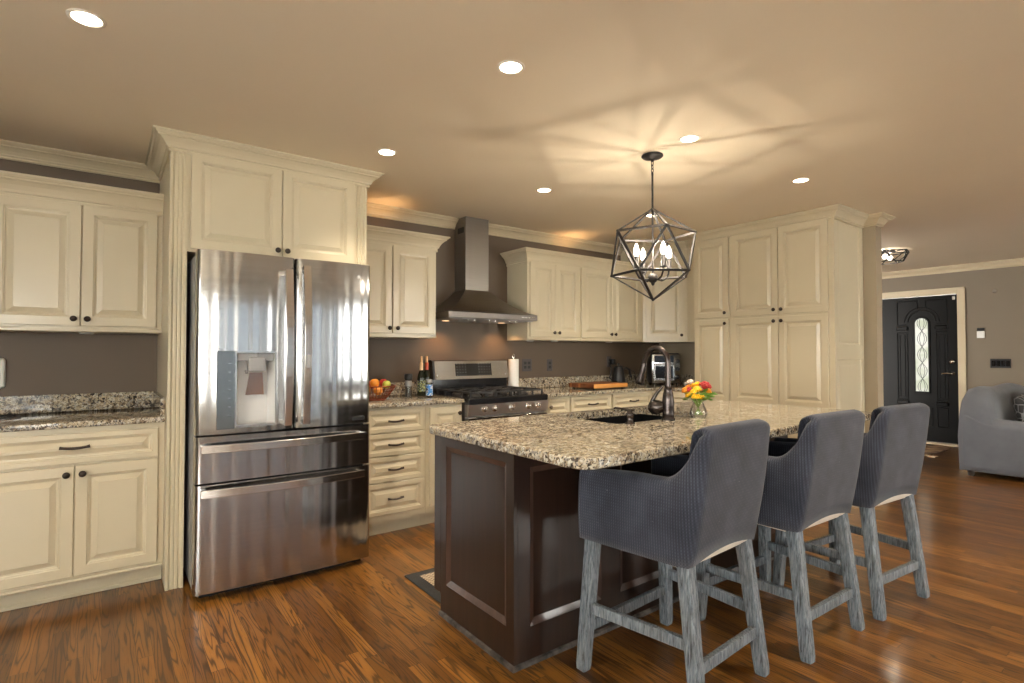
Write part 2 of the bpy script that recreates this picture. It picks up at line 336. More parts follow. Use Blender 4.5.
    L(nt, ramp(nt, noise(nt, v, 90, 1), [(0.48, (0.03, 0.04, 0.05)), (0.52, (0.50, 0.52, 0.10)), (0.60, (0.25, 0.32, 0.45))], 'CONSTANT'), b.inputs['Base Color']); setp(b, rough=0.5); M['bottle_label'] = m
    m, nt, b = newmat('jar_label'); v = coords(nt)
    L(nt, ramp(nt, noise(nt, v, 60, 1), [(0.0, (0.05, 0.22, 0.60)), (0.52, (0.70, 0.76, 0.82)), (0.62, (0.02, 0.03, 0.08))], 'CONSTANT'), b.inputs['Base Color']); setp(b, rough=0.5); M['jar_label'] = m
boards()

# ------------------------------------------------------------------ mesh helpers
MW = {}
def root(name, label, cat, loc=(0, 0, 0), rz=0, group=None):
    o = bpy.data.objects.new(name, None); COL.objects.link(o); o.location = loc; o.rotation_euler = (0, 0, rz); o.empty_display_size = 0.1
    o['label'] = label; o['category'] = cat
    if group: o['group'] = group
    MW[o.name] = Matrix.Translation(loc) @ Matrix.Rotation(rz, 4, 'Z')
    return o
class MB:
    def __init__(s): s.bm = bmesh.new(); s.X = None
    def _add(s, vs, fs, smooth=False):
        v = [s.bm.verts.new(s.X @ Vector(p) if s.X else p) for p in vs]
        for f in fs:
            try: fc = s.bm.faces.new([v[i] for i in f]); fc.smooth = smooth
            except ValueError: pass
        return s
    def box(s, x0, x1, y0, y1, z0, z1, bev=0.0, smooth=False):
        t = bmesh.new(); bmesh.ops.create_cube(t, size=1.0)
        for v in t.verts: v.co = Vector(((x0+x1)/2 + v.co.x*(x1-x0), (y0+y1)/2 + v.co.y*(y1-y0), (z0+z1)/2 + v.co.z*(z1-z0)))
        if bev > 0:
            bmesh.ops.bevel(t, geom=list(t.edges), offset=min(bev, abs(x1-x0)*0.49, abs(y1-y0)*0.49, abs(z1-z0)*0.49), segments=3 if smooth else 1, affect='EDGES', profile=0.5)
        return s.merge(t, smooth)
    def merge(s, t, smooth=False):
        t.verts.index_update()
        s._add([v.co.copy() for v in t.verts], [[v.index for v in f.verts] for f in t.faces], smooth); t.free(); return s
    def prism(s, pts, z0, z1, smooth=False):
        n = len(pts); vs = [(p[0], p[1], z0) for p in pts] + [(p[0], p[1], z1) for p in pts]
        fs = [[i, (i+1) % n, n+(i+1) % n, n+i] for i in range(n)] + [list(range(n))[::-1], list(range(n, 2*n))]
        return s._add(vs, fs, smooth)
    def cyl(s, p0, p1, r0, r1=None, seg=20, smooth=True, caps=True):
        r1 = r0 if r1 is None else r1
        return s.rings([(p0, r0), (p1, r1)], (Vector(p1)-Vector(p0)), seg, smooth, caps)
    def rings(s, pr, axis, seg=20, smooth=True, caps=True):
        """pr: [(centre, radius)] along a fixed axis"""
        a = Vector(axis).normalized(); u = a.orthogonal().normalized(); w = a.cross(u)
        vs = []; fs = []
        for c, r in pr:
            for k in range(seg):
                t = 2*PI*k/seg; vs.append(Vector(c) + u*(r*math.cos(t)) + w*(r*math.sin(t)))
        for i in range(len(pr)-1):
            for k in range(seg):
                fs.append([i*seg+k, i*seg+(k+1) % seg, (i+1)*seg+(k+1) % seg, (i+1)*seg+k])
        s._add(vs, fs, smooth)
        if caps:
            s._add(vs[:seg], [list(range(seg))[::-1]]); s._add(vs[-seg:], [list(range(seg))])
        return s
    def lathe(s, c, prof, seg=28, axis=(0, 0, 1), smooth=True, caps=True):
        """prof: [(radius, distance along axis)]"""
        a = Vector(axis).normalized()
        return s.rings([(Vector(c)+a*h, max(r, 1e-4)) for r, h in prof], a, seg, smooth, caps)
    def tube(s, path, r, seg=10, smooth=True, rect=None, up=(0, 0, 1), caps=True):
        """r: radius or list; rect=(w, h): rectangular section instead"""
        P = [Vector(p) for p in path]; n = len(P)
        rs = r if isinstance(r, (list, tuple)) else [r]*n
        vs = []; up = Vector(up)
        prev = None
        for i, p in enumerate(P):
            t = ((P[i]-P[i-1]).normalized() if i else Vector((0, 0, 0))) + ((P[i+1]-P[i]).normalized() if i < n-1 else Vector((0, 0, 0)))
            t.normalize()
            if prev is None:
                u = up - t*up.dot(t)
                if u.length < 1e-3: u = t.orthogonal()
            else: u = prev - t*prev.dot(t)
            u.normalize(); prev = u; w = t.cross(u)
            if rect:
                a, b = rect[0]/2*rs[i], rect[1]/2*rs[i]
                vs += [p + w*x + u*y for x, y in ((-a, -b), (a, -b), (a, b), (-a, b))]; sg = 4
            else:
                sg = seg; vs += [p + (w*math.cos(2*PI*k/seg) + u*math.sin(2*PI*k/seg))*rs[i] for k in range(seg)]
        fs = []
        for i in range(n-1):
            for k in range(sg): fs.append([i*sg+k, i*sg+(k+1) % sg, (i+1)*sg+(k+1) % sg, (i+1)*sg+k])
        s._add(vs, fs, smooth and not rect)
        if caps:
            s._add(vs[:sg], [list(range(sg))[::-1]]); s._add(vs[-sg:], [list(range(sg))])
        return s
    def bar(s, p0, p1, w, h, up=(0, 0, 1)): return s.tube([p0, p1], 1.0, rect=(w, h), up=up)
    def ball(s, c, r, seg=16, sq=(1, 1, 1), smooth=True):
        t = bmesh.new(); bmesh.ops.create_uvsphere(t, u_segments=seg, v_segments=max(6, seg//2), radius=1.0)
        for v in t.verts: v.co = Vector(c) + Vector((v.co.x*r*sq[0], v.co.y*r*sq[1], v.co.z*r*sq[2]))
        return s.merge(t, smooth)
    def panel(s, o, xd, w, h, rings, t=0.02, back=True):
        """a door face: o = lower left front corner, xd = width direction; front normal = xd x z turned outward; rings = [(inset, depth)] from the edge in"""
        o = Vector(o); xd = Vector(xd).normalized(); zd = Vector((0, 0, 1)); nd = xd.cross(zd)
        vs = []
        def q(ins, dep): return [o + xd*a + zd*b - nd*dep for a, b in ((ins, ins), (w-ins, ins), (w-ins, h-ins), (ins, h-ins))]
        R = [(0, t)] + list(rings)
        for ins, dep in R: vs += q(ins, dep)
        fs = []
        for i in range(len(R)-1):
            for k in range(4): fs.append([i*4+k, i*4+(k+1) % 4, (i+1)*4+(k+1) % 4, (i+1)*4+k])
        m = (len(R)-1)*4; fs.append([m, m+1, m+2, m+3])
        if back: fs.append([3, 2, 1, 0])
        return s._add(vs, fs)
    def sweep(s, prof, path, closed=False, z=0.0):
        """prof [(out, dz)], path [(x, y)]; out is to the right of travel; mitred"""
        P = [Vector((p[0], p[1], 0)) for p in path]; n = len(P); vs = []
        for i in range(n):
            d0 = (P[i]-P[i-1]).normalized() if (i or closed) else None
            d1 = (P[(i+1) % n]-P[i]).normalized() if (i < n-1 or closed) else None
            d0 = d0 if d0 is not None else d1; d1 = d1 if d1 is not None else d0
            n0 = Vector((d0.y, -d0.x, 0)); n1 = Vector((d1.y, -d1.x, 0)); m = n0+n1; m = m/(m.dot(n0)) if m.length > 1e-6 else n0
            for a, dz in prof: vs.append(P[i] + m*a + Vector((0, 0, z+dz)))
        k = len(prof); fs = []
        for i in range(n-1 + (1 if closed else 0)):
            j = (i+1) % n
            for a in range(k): fs.append([i*k+a, i*k+(a+1) % k, j*k+(a+1) % k, j*k+a])
        if not closed: fs += [list(range(k))[::-1], list(range((n-1)*k, n*k))]
        return s._add(vs, fs)
    def build(s, name, mat, parent=None, label=None, mods=None, smooth_angle=None):
        bm = s.bm; bmesh.ops.recalc_face_normals(bm, faces=list(bm.faces))
        me = bpy.data.meshes.new(name)
        if parent is not None:
            bm.transform(MW[parent.name].inverted())
        bm.to_mesh(me); bm.free()
        o = bpy.data.objects.new(name, me); COL.objects.link(o)
        me.materials.append(M[mat] if isinstance(mat, str) else mat)
        if parent is not None: o.parent = parent; MW[o.name] = MW[parent.name].copy()
        else: MW[o.name] = Matrix.Identity(4)
        if label: o['label'] = label
        return o
def single(mb, name, mat, label, cat, base, rz=0, group=None):
    """a thing that is one mesh, its origin at its base"""
    MW['__t'] = Matrix.Translation(base) @ Matrix.Rotation(rz, 4, 'Z')
    mb.bm.transform(MW['__t'].inverted()); o = mb.build(name, mat); o.location = base; o.rotation_euler = (0, 0, rz); MW[o.name] = MW['__t'].copy()
    o['label'] = label; o['category'] = cat
    if group: o['group'] = group
    return o
def struct(mb, name, mat, label, parent=None):
    o = mb.build(name, mat, parent)
    if parent is None: o['kind'] = 'structure'; o['label'] = label; o['category'] = name.split('_')[0]
    elif label: o['label'] = label
    return o
def dup(src, loc, rz=0, label=None, group=None):
    def cp(o, par):
        c = o.copy(); COL.objects.link(c)
        if par is not None: c.parent = par
        for ch in [x for x in list(bpy.data.objects) if x.parent == o]: cp(ch, c)
        return c
    c = cp(src, None); c.location = loc; c.rotation_euler = (0, 0, rz)
    if label: c['label'] = label
    if group: c['group'] = group
    MW[c.name] = Matrix.Translation(loc) @ Matrix.Rotation(rz, 4, 'Z')
    return c
def subsurf(o, lv=2):
    m = o.modifiers.new('sub', 'SUBSURF'); m.levels = lv; m.render_levels = lv
def bevelmod(o, w=0.003, seg=2):
    m = o.modifiers.new('bev', 'BEVEL'); m.width = w; m.segments = seg; m.limit_method = 'ANGLE'; m.angle_limit = math.radians(40)

# ------------------------------------------------------------------ the room
WY = 4.16; CE = 2.44; WX = 5.28; EX = 9.2
struct(MB().box(XL-0.2, EX+0.2, YR-0.2, 7.0, -0.12, 0), 'floor', 'oak_floor', 'stained oak strip floor with dark cathedral grain')
struct(MB().box(XL-0.2, EX+0.2, YR-0.2, 7.0, CE, CE+0.12), 'ceiling', 'ceiling_paint', 'flat beige painted ceiling with recessed lights')
struct(MB().box(XL-0.12, WX+0.12, WY, WY+0.12, 0, CE), 'wall_back', 'taupe_wall', 'dark taupe kitchen wall behind the range')
struct(MB().box(WX, WX+0.12, 1.87, WY-0.001, 0, CE), 'wall_right', 'light_tan_wall', 'tan wall end beside the tall pantry cabinet')
mb = MB(); xs = YR
for (a, b, c, d) in LEFT_WINDOWS:
    mb.box(XL-0.12, XL, xs, a, 0, CE); mb.box(XL-0.12, XL, a, b, 0, c); mb.box(XL-0.12, XL, a, b, d, CE); xs = b
mb.box(XL-0.12, XL, xs, WY, 0, CE)
struct(mb, 'wall_left', 'bounce_wall_paint', 'pale unseen side wall of the kitchen, lightened to bounce light')
for i, (a, b, c, d) in enumerate(LEFT_WINDOWS):
    mb = MB(); f = 0.05
    mb.box(XL-0.08, XL-0.02, a, a+f, c, d).box(XL-0.08, XL-0.02, b-f, b, c, d).box(XL-0.08, XL-0.02, a+f, b-f, c, c+f).box(XL-0.08, XL-0.02, a+f, b-f, d-f, d).box(XL-0.07, XL-0.03, (a+b)/2-0.02, (a+b)/2+0.02, c+f, d-f)
    w = struct(mb, 'window_%d' % (i+11), 'white_trim', 'unseen white framed window added to the side wall for daylight')
    MB().box(XL-0.052, XL-0.048, a+f, b-f, c+f, d-f).build('pane', 'window_glass', w)
struct(MB().box(WX+0.121, EX+0.12, 6.2, 6.32, 0, CE), 'wall_hall', 'tan_wall', 'tan wall at the end of the entry hall')
# entry wall with the front door's opening
DY0, DY1, DZ = 2.30, 3.22, 2.06
struct(MB().box(EX, EX+0.12, YR, DY0, 0, CE).box(EX, EX+0.12, DY1, 6.2, 0, CE).box(EX, EX+0.12, DY0, DY1, DZ, CE), 'wall_entry', 'tan_wall', 'tan wall that holds the front door')
# rear wall with windows
mb = MB(); xs = XL
for (a, b, c, d) in REAR_WINDOWS:
    mb.box(xs, a, YR-0.12, YR, 0, CE); mb.box(a, b, YR-0.12, YR, 0, c); mb.box(a, b, YR-0.12, YR, d, CE); xs = b
mb.box(xs, EX, YR-0.12, YR, 0, CE)
struct(mb, 'wall_rear', 'bounce_wall_paint', 'pale unseen wall with the tall windows, lightened to bounce light')
for i, (a, b, c, d) in enumerate(REAR_WINDOWS):
    mb = MB(); f = 0.05
    mb.box(a, a+f, YR-0.08, YR-0.02, c, d).box(b-f, b, YR-0.08, YR-0.02, c, d).box(a+f, b-f, YR-0.08, YR-0.02, c, c+f).box(a+f, b-f, YR-0.08, YR-0.02, d-f, d)
    mb.box((a+b)/2-0.015, (a+b)/2+0.015, YR-0.07, YR-0.03, c+f, d-f).box(a+f, b-f, YR-0.07, YR-0.03, (c+d)/2-0.015, (c+d)/2+0.015)
    w = struct(mb, 'window_%d' % (i+1), 'white_trim', 'white framed window behind the kitchen')
    MB().box(a+f, b-f, YR-0.052, YR-0.048, c+f, d-f).build('pane', 'dimming_window_glass' if i in (1, 2, 3) else 'window_glass', w)
    cs = MB(); cs.box(a-0.08, a, YR, YR+0.02, c-0.08, d+0.08).box(b, b+0.08, YR, YR+0.02, c-0.08, d+0.08).box(a, b, YR, YR+0.02, d, d+0.08).box(a, b, YR, YR+0.02, c-0.08, c)
    cs.build('casing', 'white_trim', w)
struct(MB().box(-12, 16, -16, YR-0.2, -0.3, -0.1), 'ground', 'bounce_ground', 'unseen pale ground outside the rear windows that bounces daylight')

# crown mouldings
CR = [(0, -0.086), (0.010, -0.086), (0.013, -0.080), (0.010, -0.074), (0.010, -0.070), (0.019, -0.068), (0.021, -0.060), (0.032, -0.045), (0.047, -0.032), (0.060, -0.026), (0.060, -0.020), (0.068, -0.018), (0.073, -0.012), (0.075, -0.008), (0.084, -0.008), (0.084, 0), (0, 0)]
CRS = [(0, -0.118), (0.009, -0.118), (0.012, -0.112), (0.009, -0.106), (0.009, -0.092), (0.018, -0.089), (0.022, -0.075), (0.036, -0.052), (0.052, -0.036), (0.064, -0.030), (0.064, -0.022), (0.072, -0.019), (0.078, -0.011), (0.084, -0.010), (0.084, 0), (0, 0)]
Z0 = CE - 0.0006
struct(MB().sweep(CR, [(XL, WY), (0.264, WY)], z=Z0), 'trim_1', 'trim_paint', 'cream crown moulding above the first wall cabinet')
struct(MB().sweep(CR, [(1.366, WY), (2.462, WY)], z=Z0), 'trim_2', 'trim_paint', 'cream crown moulding between refrigerator cabinet and hood chimney')
struct(MB().sweep(CR, [(2.706, WY), (4.612, WY)], z=Z0), 'trim_3', 'trim_paint', 'cream crown moulding from the hood to the pantry corner')
struct(MB().sweep(CR, [(WX-0.0, 1.965), (WX, 1.87), (WX+0.12, 1.87), (WX+0.12, 4.1)], z=Z0), 'trim_4', 'trim_paint', 'cream crown moulding wrapping the end of the tan wall')
struct(MB().sweep(CR, [(EX, 6.2), (EX, YR)], z=Z0), 'trim_5', 'trim_paint', 'cream crown moulding above the front door')
BB = [(0, 0), (0.014, 0), (0.014, 0.09), (0.008, 0.105), (0, 0.11)]
struct(MB().sweep(BB, [(EX, 6.2), (EX, DY1+0.09)], z=0.0), 'baseboard_entry_far', 'trim_paint', 'cream baseboard past the front door')
struct(MB().sweep(BB, [(EX, DY0-0.09), (EX, YR)], z=0.0), 'baseboard_entry', 'trim_paint', 'cream baseboard beside the front door')
struct(MB().sweep(BB, [(WX, 1.962), (WX, 1.87), (WX+0.12, 1.87), (WX+0.12, 4.1)], z=0.0), 'baseboard_right', 'trim_paint', 'cream baseboard at the end of the tan wall')

# ------------------------------------------------------------------ front door
def front_door():
    mb = MB(); X = EX+0.03
    mb.box(X, X+0.045, DY0+0.005, DY1-0.005, 0.03, DZ-0.005)
    d = struct(mb, 'door_1', 'door_black', 'black panelled front door with narrow arched leaded glass')
    yc = 2.715
    # arched glass and mouldings (all on the room face, x = X)
    def arch(hw, z0, z1, yc=yc, n=12):
        """outline: flat bottom, half-round top; z1 is the crown"""
        p = [(yc+hw, z0)]
        for k in range(n+1):
            t = PI*k/n; p.append((yc+hw*math.cos(t), z1-hw+hw*math.sin(t)))
        p.append((yc-hw, z0)); return p
    g = arch(0.075, 0.72, 1.75)
    gb = MB(); vs = [(X-0.006, y, z) for y, z in g]; gb._add(vs + [(X-0.001, y, z) for y, z in g], [list(range(len(g))), list(range(len(g), 2*len(g)))[::-1]] + [[i, (i+1) % len(g), len(g)+(i+1) % len(g), len(g)+i] for i in range(len(g))])
    gb.build('leaded_glass', 'door_glass', d)
    def mould(pts, closed, nm, w=0.016, dpt=0.016):
        m = MB(); P = [(X-0.002, y, z) for y, z in pts]
        if closed: P.append(P[0])
        m.tube(P, 1.0, rect=(w, dpt), up=(1, 0, 0)); o = m.build(nm, 'door_black', d); bevelmod(o, 0.005, 3)
    mould(arch(0.088, 0.705, 1.765), True, 'glass_moulding', 0.026, 0.026)
    mould(arch(0.165, 0.60, 1.86)[1:-1], False, 'arch_moulding', 0.016)
    mould(arch(0.205, 0.60, 1.90)[1:-1], False, 'arch_moulding', 0.012)
    def rect(y0, y1, z0, z1): return [(y0, z0), (y1, z0), (y1, z1), (y0, z1)]
    for sgn in (1, -1):
        a, b = yc+sgn*0.17, yc+sgn*0.29
        mould(rect(a, b, 0.60, 1.55), True, 'side_moulding')
        mould(rect(a+sgn*0.03, b-sgn*0.03, 0.64, 1.51), True, 'side_moulding', 0.008)
        mould(rect(a, b, 0.24, 0.50), True, 'lower_moulding')
        mould([(yc+sgn*0.05, 1.88), (yc+sgn*0.05, 2.00), (b, 2.00), (b, 1.66), (yc+sgn*0.175, 1.66)], False, 'upper_moulding')
        c = MB(); c.box(X-0.03, X, min(a, b)-0.012, max(a, b)+0.012, 1.585, 1.64, 0.01); c.build('corbel', 'door_black', d)
        c = MB(); c.box(X-0.03, X, min(a, b)-0.012, max(a, b)+0.012, 0.53, 0.585, 0.01); c.build('corbel', 'door_black', d)
    mould(rect(yc-0.11, yc+0.11, 0.24, 0.50), True, 'lower_moulding')
    hy = DY0+0.07
    h = MB(); h.lathe((X, hy, 0.98), [(0.03, 0), (0.03, 0.012), (0.012, 0.02), (0.012, 0.045), (0.0, 0.05)], axis=(-1, 0, 0)); h.tube([(X-0.045, hy, 0.98), (X-0.05, hy+0.05, 0.985), (X-0.05, hy+0.11, 0.975)], 0.010)
    h.build('lever_handle', 'bright_brass', d)
    h = MB(); h.lathe((X, hy, 1.14), [(0.03, 0), (0.028, 0.02), (0.018, 0.026), (0, 0.03)], axis=(-1, 0, 0)); h.build('deadbolt', 'bright_brass', d)
    t = MB(); cw = 0.085
    def cas(y0, y1, z0, z1):
        t.box(EX-0.018, EX, y0, y1, z0, z1, 0.004)
    cas(DY0-cw, DY0, 0, DZ+cw); cas(DY1, DY1+cw, 0, DZ+cw); cas(DY0, DY1, DZ, DZ+cw)
    t.box(EX-0.028, EX-0.018, DY0-cw, DY0-cw+0.022, 0, DZ+cw).box(EX-0.028, EX-0.018, DY1+cw-0.022, DY1+cw, 0, DZ+cw).box(EX-0.028, EX-0.018, DY0-cw, DY1+cw, DZ+cw-0.022, DZ+cw)
    struct(t, 'trim_6', 'trim_paint', 'cream casing around the black front door')
    s = MB().box(EX-0.06, EX+0.12, DY0, DY1, 0.0005, 0.028, 0.006); struct(s, 'trim_7', 'trim_paint', 'pale wooden threshold under the front door')
    e = MB().box(X-0.014, X-0.0005, DY0+0.03, DY0+0.06, 1.985, 2.03, 0.002)
    single(e, 'door_sensor', 'white_plastic', 'small white alarm sensor at the top corner of the front door', 'sensor', (X-0.007, DY0+0.045, 1.985))
front_door()

# ------------------------------------------------------------------ cabinet pieces
def rp(fw=0.062, s=1.0):      # raised panel section, from the edge in
    return [(0, 0.003), (0.003, 0), (fw-0.012, 0), (fw-0.010, 0.004), (fw-0.003, 0.006), (fw-0.001, 0.0135), (fw+0.006*s, 0.0145), (fw+0.030*s, 0.004), (fw+0.031*s, 0.0015)]
def front(parent, name, o, xd, w, h, mat='cream_paint', fw=0.062, s=1.0, t=0.02):
    b = MB().panel(o, xd, w, h, rp(fw, s), t)
    return b.build(name, mat, parent)
def knob(parent, p, nd):
    MB().lathe(p, [(0.007, 0), (0.006, 0.010), (0.012, 0.014), (0.016, 0.019), (0.016, 0.023), (0.011, 0.028), (0.0, 0.030)], seg=18, axis=nd).build('knob', 'bronze', parent)
def pull(parent, p, xd, nd, w=0.105):
    p = Vector(p); xd = Vector(xd).normalized(); nd = Vector(nd).normalized(); b = MB()
    path = []
    for k in range(11):
        t = -1+2*k/10; path.append(p + xd*(t*w/2) + nd*(0.026 - 0.008*abs(t)) + Vector((0, 0, -0.004+0.006*t*t)))
    b.tube(path, [0.009 if k in (0, 10) else 0.0068 for k in range(11)], 8)
    for sg in (-1, 1): b.tube([p+xd*(sg*w*0.42), p+xd*(sg*w*0.42)+nd*0.020], 0.0055, 8)
    b.build('handle', 'bronze', parent)
Fy = Vector((0, -1, 0)); XD = Vector((1, 0, 0))

# --- counter run to the near side of the refrigerator
c = root('base_cabinet', 'cream base cabinet with one wide drawer over two doors, beside the refrigerator panel', 'cabinet', (-0.13, 3.85, 0))
MB().box(-0.53, 0.2625, 3.55, WY-0.002, 0.105, 0.884).build('carcass', 'cream_paint', c)
b = MB().box(-0.53, 0.2625, 3.635, 3.655, 0.0, 0.105); b.box(-0.53, 0.2625, 3.627, 3.635, 0.0, 0.020, 0.003); b.build('toe_kick', 'cream_paint', c)
b = MB().box(-0.53, 0.2625, 3.535, 3.55, 0.105, 0.118, 0.004); b.build('base_moulding', 'cream_paint', c)
d = front(c, 'drawer', (-0.488, 3.53, 0.702), XD, 0.722, 0.152, fw=0.038)
pull(d, (-0.12, 3.53, 0.786), XD, Fy, 0.12)
d = front(c, 'door', (-0.488, 3.53, 0.135), XD, 0.366, 0.555); knob(d, (-0.152, 3.53, 0.650), Fy)
d = front(c, 'door', (-0.118, 3.53, 0.135), XD, 0.352, 0.555); knob(d, (-0.088, 3.53, 0.650), Fy)

def slab(mb, x0, x1, y0, y1, z0=0.884, z1=0.915): mb.box(x0, x1, y0, y1, z0, z1, 0.006, True)
c = root('countertop', 'speckled granite worktop with backsplash over the two-door cabinet', 'countertop', (-0.13, 3.83, 0.884))
b = MB(); slab(b, -0.545, 0.2625, 3.515, WY-0.001); b.build('slab', 'granite', c)
b = MB().box(-0.545, 0.2625, WY-0.022, WY-0.002, 0.9155, 1.018, 0.003); b.build('backsplash', 'granite', c)
b = MB().box(0.241, 0.2625, 3.53, WY-0.0225, 0.9155, 1.018, 0.003); b.build('side_splash', 'granite', c)

def wall_cab(name_label, x0, x1, z0, z1, doors, crown_l, crown_r, zc=None, fy=3.85, pucks=(), knobs_in=True, flip=None):
    c = root('wall_cabinet', name_label, 'cabinet', ((x0+x1)/2, WY-0.16, z0))
    b = MB().box(x0, x1, fy, WY-0.002, z0, z1+0.02).box(x0, x1, fy-0.012, fy, z0-0.0, z0+0.022, 0.004); b.build('carcass', 'cream_paint', c)
    path = []
    if crown_l: path.append((x0, WY-0.002))
    path += [(x0, fy), (x1, fy)]
    if crown_r: path.append((x1, WY-0.002))
    MB().sweep(CRS, path, z=z1+0.086).build('crown', 'cream_paint', c)
    for i, (a, w_, kx) in enumerate(doors):
        d = front(c, 'door', (a, fy-0.02, z0+0.032), XD, w_, z1-z0-0.055)
        if kx is not None: knob(d, (kx, fy-0.02, z0+0.032+0.038), Fy)
    for (px_, py_) in pucks:
        MB().lathe((px_, py_, z0), [(0.036, 0), (0.036, -0.006), (0.030, -0.010), (0.0, -0.011)], axis=(0, 0, 1)).build('puck_light', 'white_plastic', c)
    return c
wall_cab('cream two-door wall cabinet beside the tall refrigerator cabinet', -0.53, 0.2625, 1.378, 2.105, [(-0.488, 0.370, -0.146), (-0.114, 0.350, -0.086)], False, False, pucks=[(-0.09, 3.92)])

# --- tall refrigerator surround
c = root('refrigerator_cabinet', 'tall cream surround with fluted posts and two doors over the refrigerator', 'cabinet', (0.81, 3.8, 0))
XA, XB, FY = 0.264, 1.364, 3.430
b = MB().box(XA, XA+0.02, FY+0.02, WY-0.002, 0, Z0-0.002); b.build('side_panel', 'cream_paint', c)
b = MB().box(XB-0.02, XB, FY+0.02, WY-0.002, 0, Z0-0.002); b.build('side_panel', 'cream_paint', c)
def post(x0, x1, z0):
    n = 3; pts = [(x0, FY+0.02)]
    pts.append((x0, FY)); wd = x1-x0; m = 0.012
    pts.append((x0+m, FY))
    fl = (wd-2*m)/n
    for k in range(n):
        for j in range(1, 6):
            t = j/6; pts.append((x0+m+fl*(k+0.12+0.76*t), FY+0.010*math.sin(PI*t)))
    pts += [(x1-m, FY), (x1, FY), (x1, FY+0.02)]
    MB().prism(pts, z0, Z0-0.002).build('fluted_post', 'cream_paint', c)
post(XA, 0.347, 0.0); post(XB-0.085, XB, 0.0)
MB().box(0.3475, XB-0.0855, FY+0.006, WY-0.002, 1.815, Z0-0.002).build('carcass', 'cream_paint', c)
d = front(c, 'door', (0.362, FY-0.012, 1.832), XD, 0.470, 0.535); knob(d, (0.808, FY-0.012, 1.868), Fy)
d = front(c, 'door', (0.838, FY-0.012, 1.832), XD, 0.440, 0.535); knob(d, (0.862, FY-0.012, 1.868), Fy)
MB().sweep([(a*1.0, dz*1.05) for a, dz in CR], [(XA-0.0005, WY-0.09), (XA-0.0005, FY-0.0005), (XB+0.0005, FY-0.0005), (XB+0.0005, WY-0.09)], z=Z0-0.001).build('crown', 'cream_paint', c)

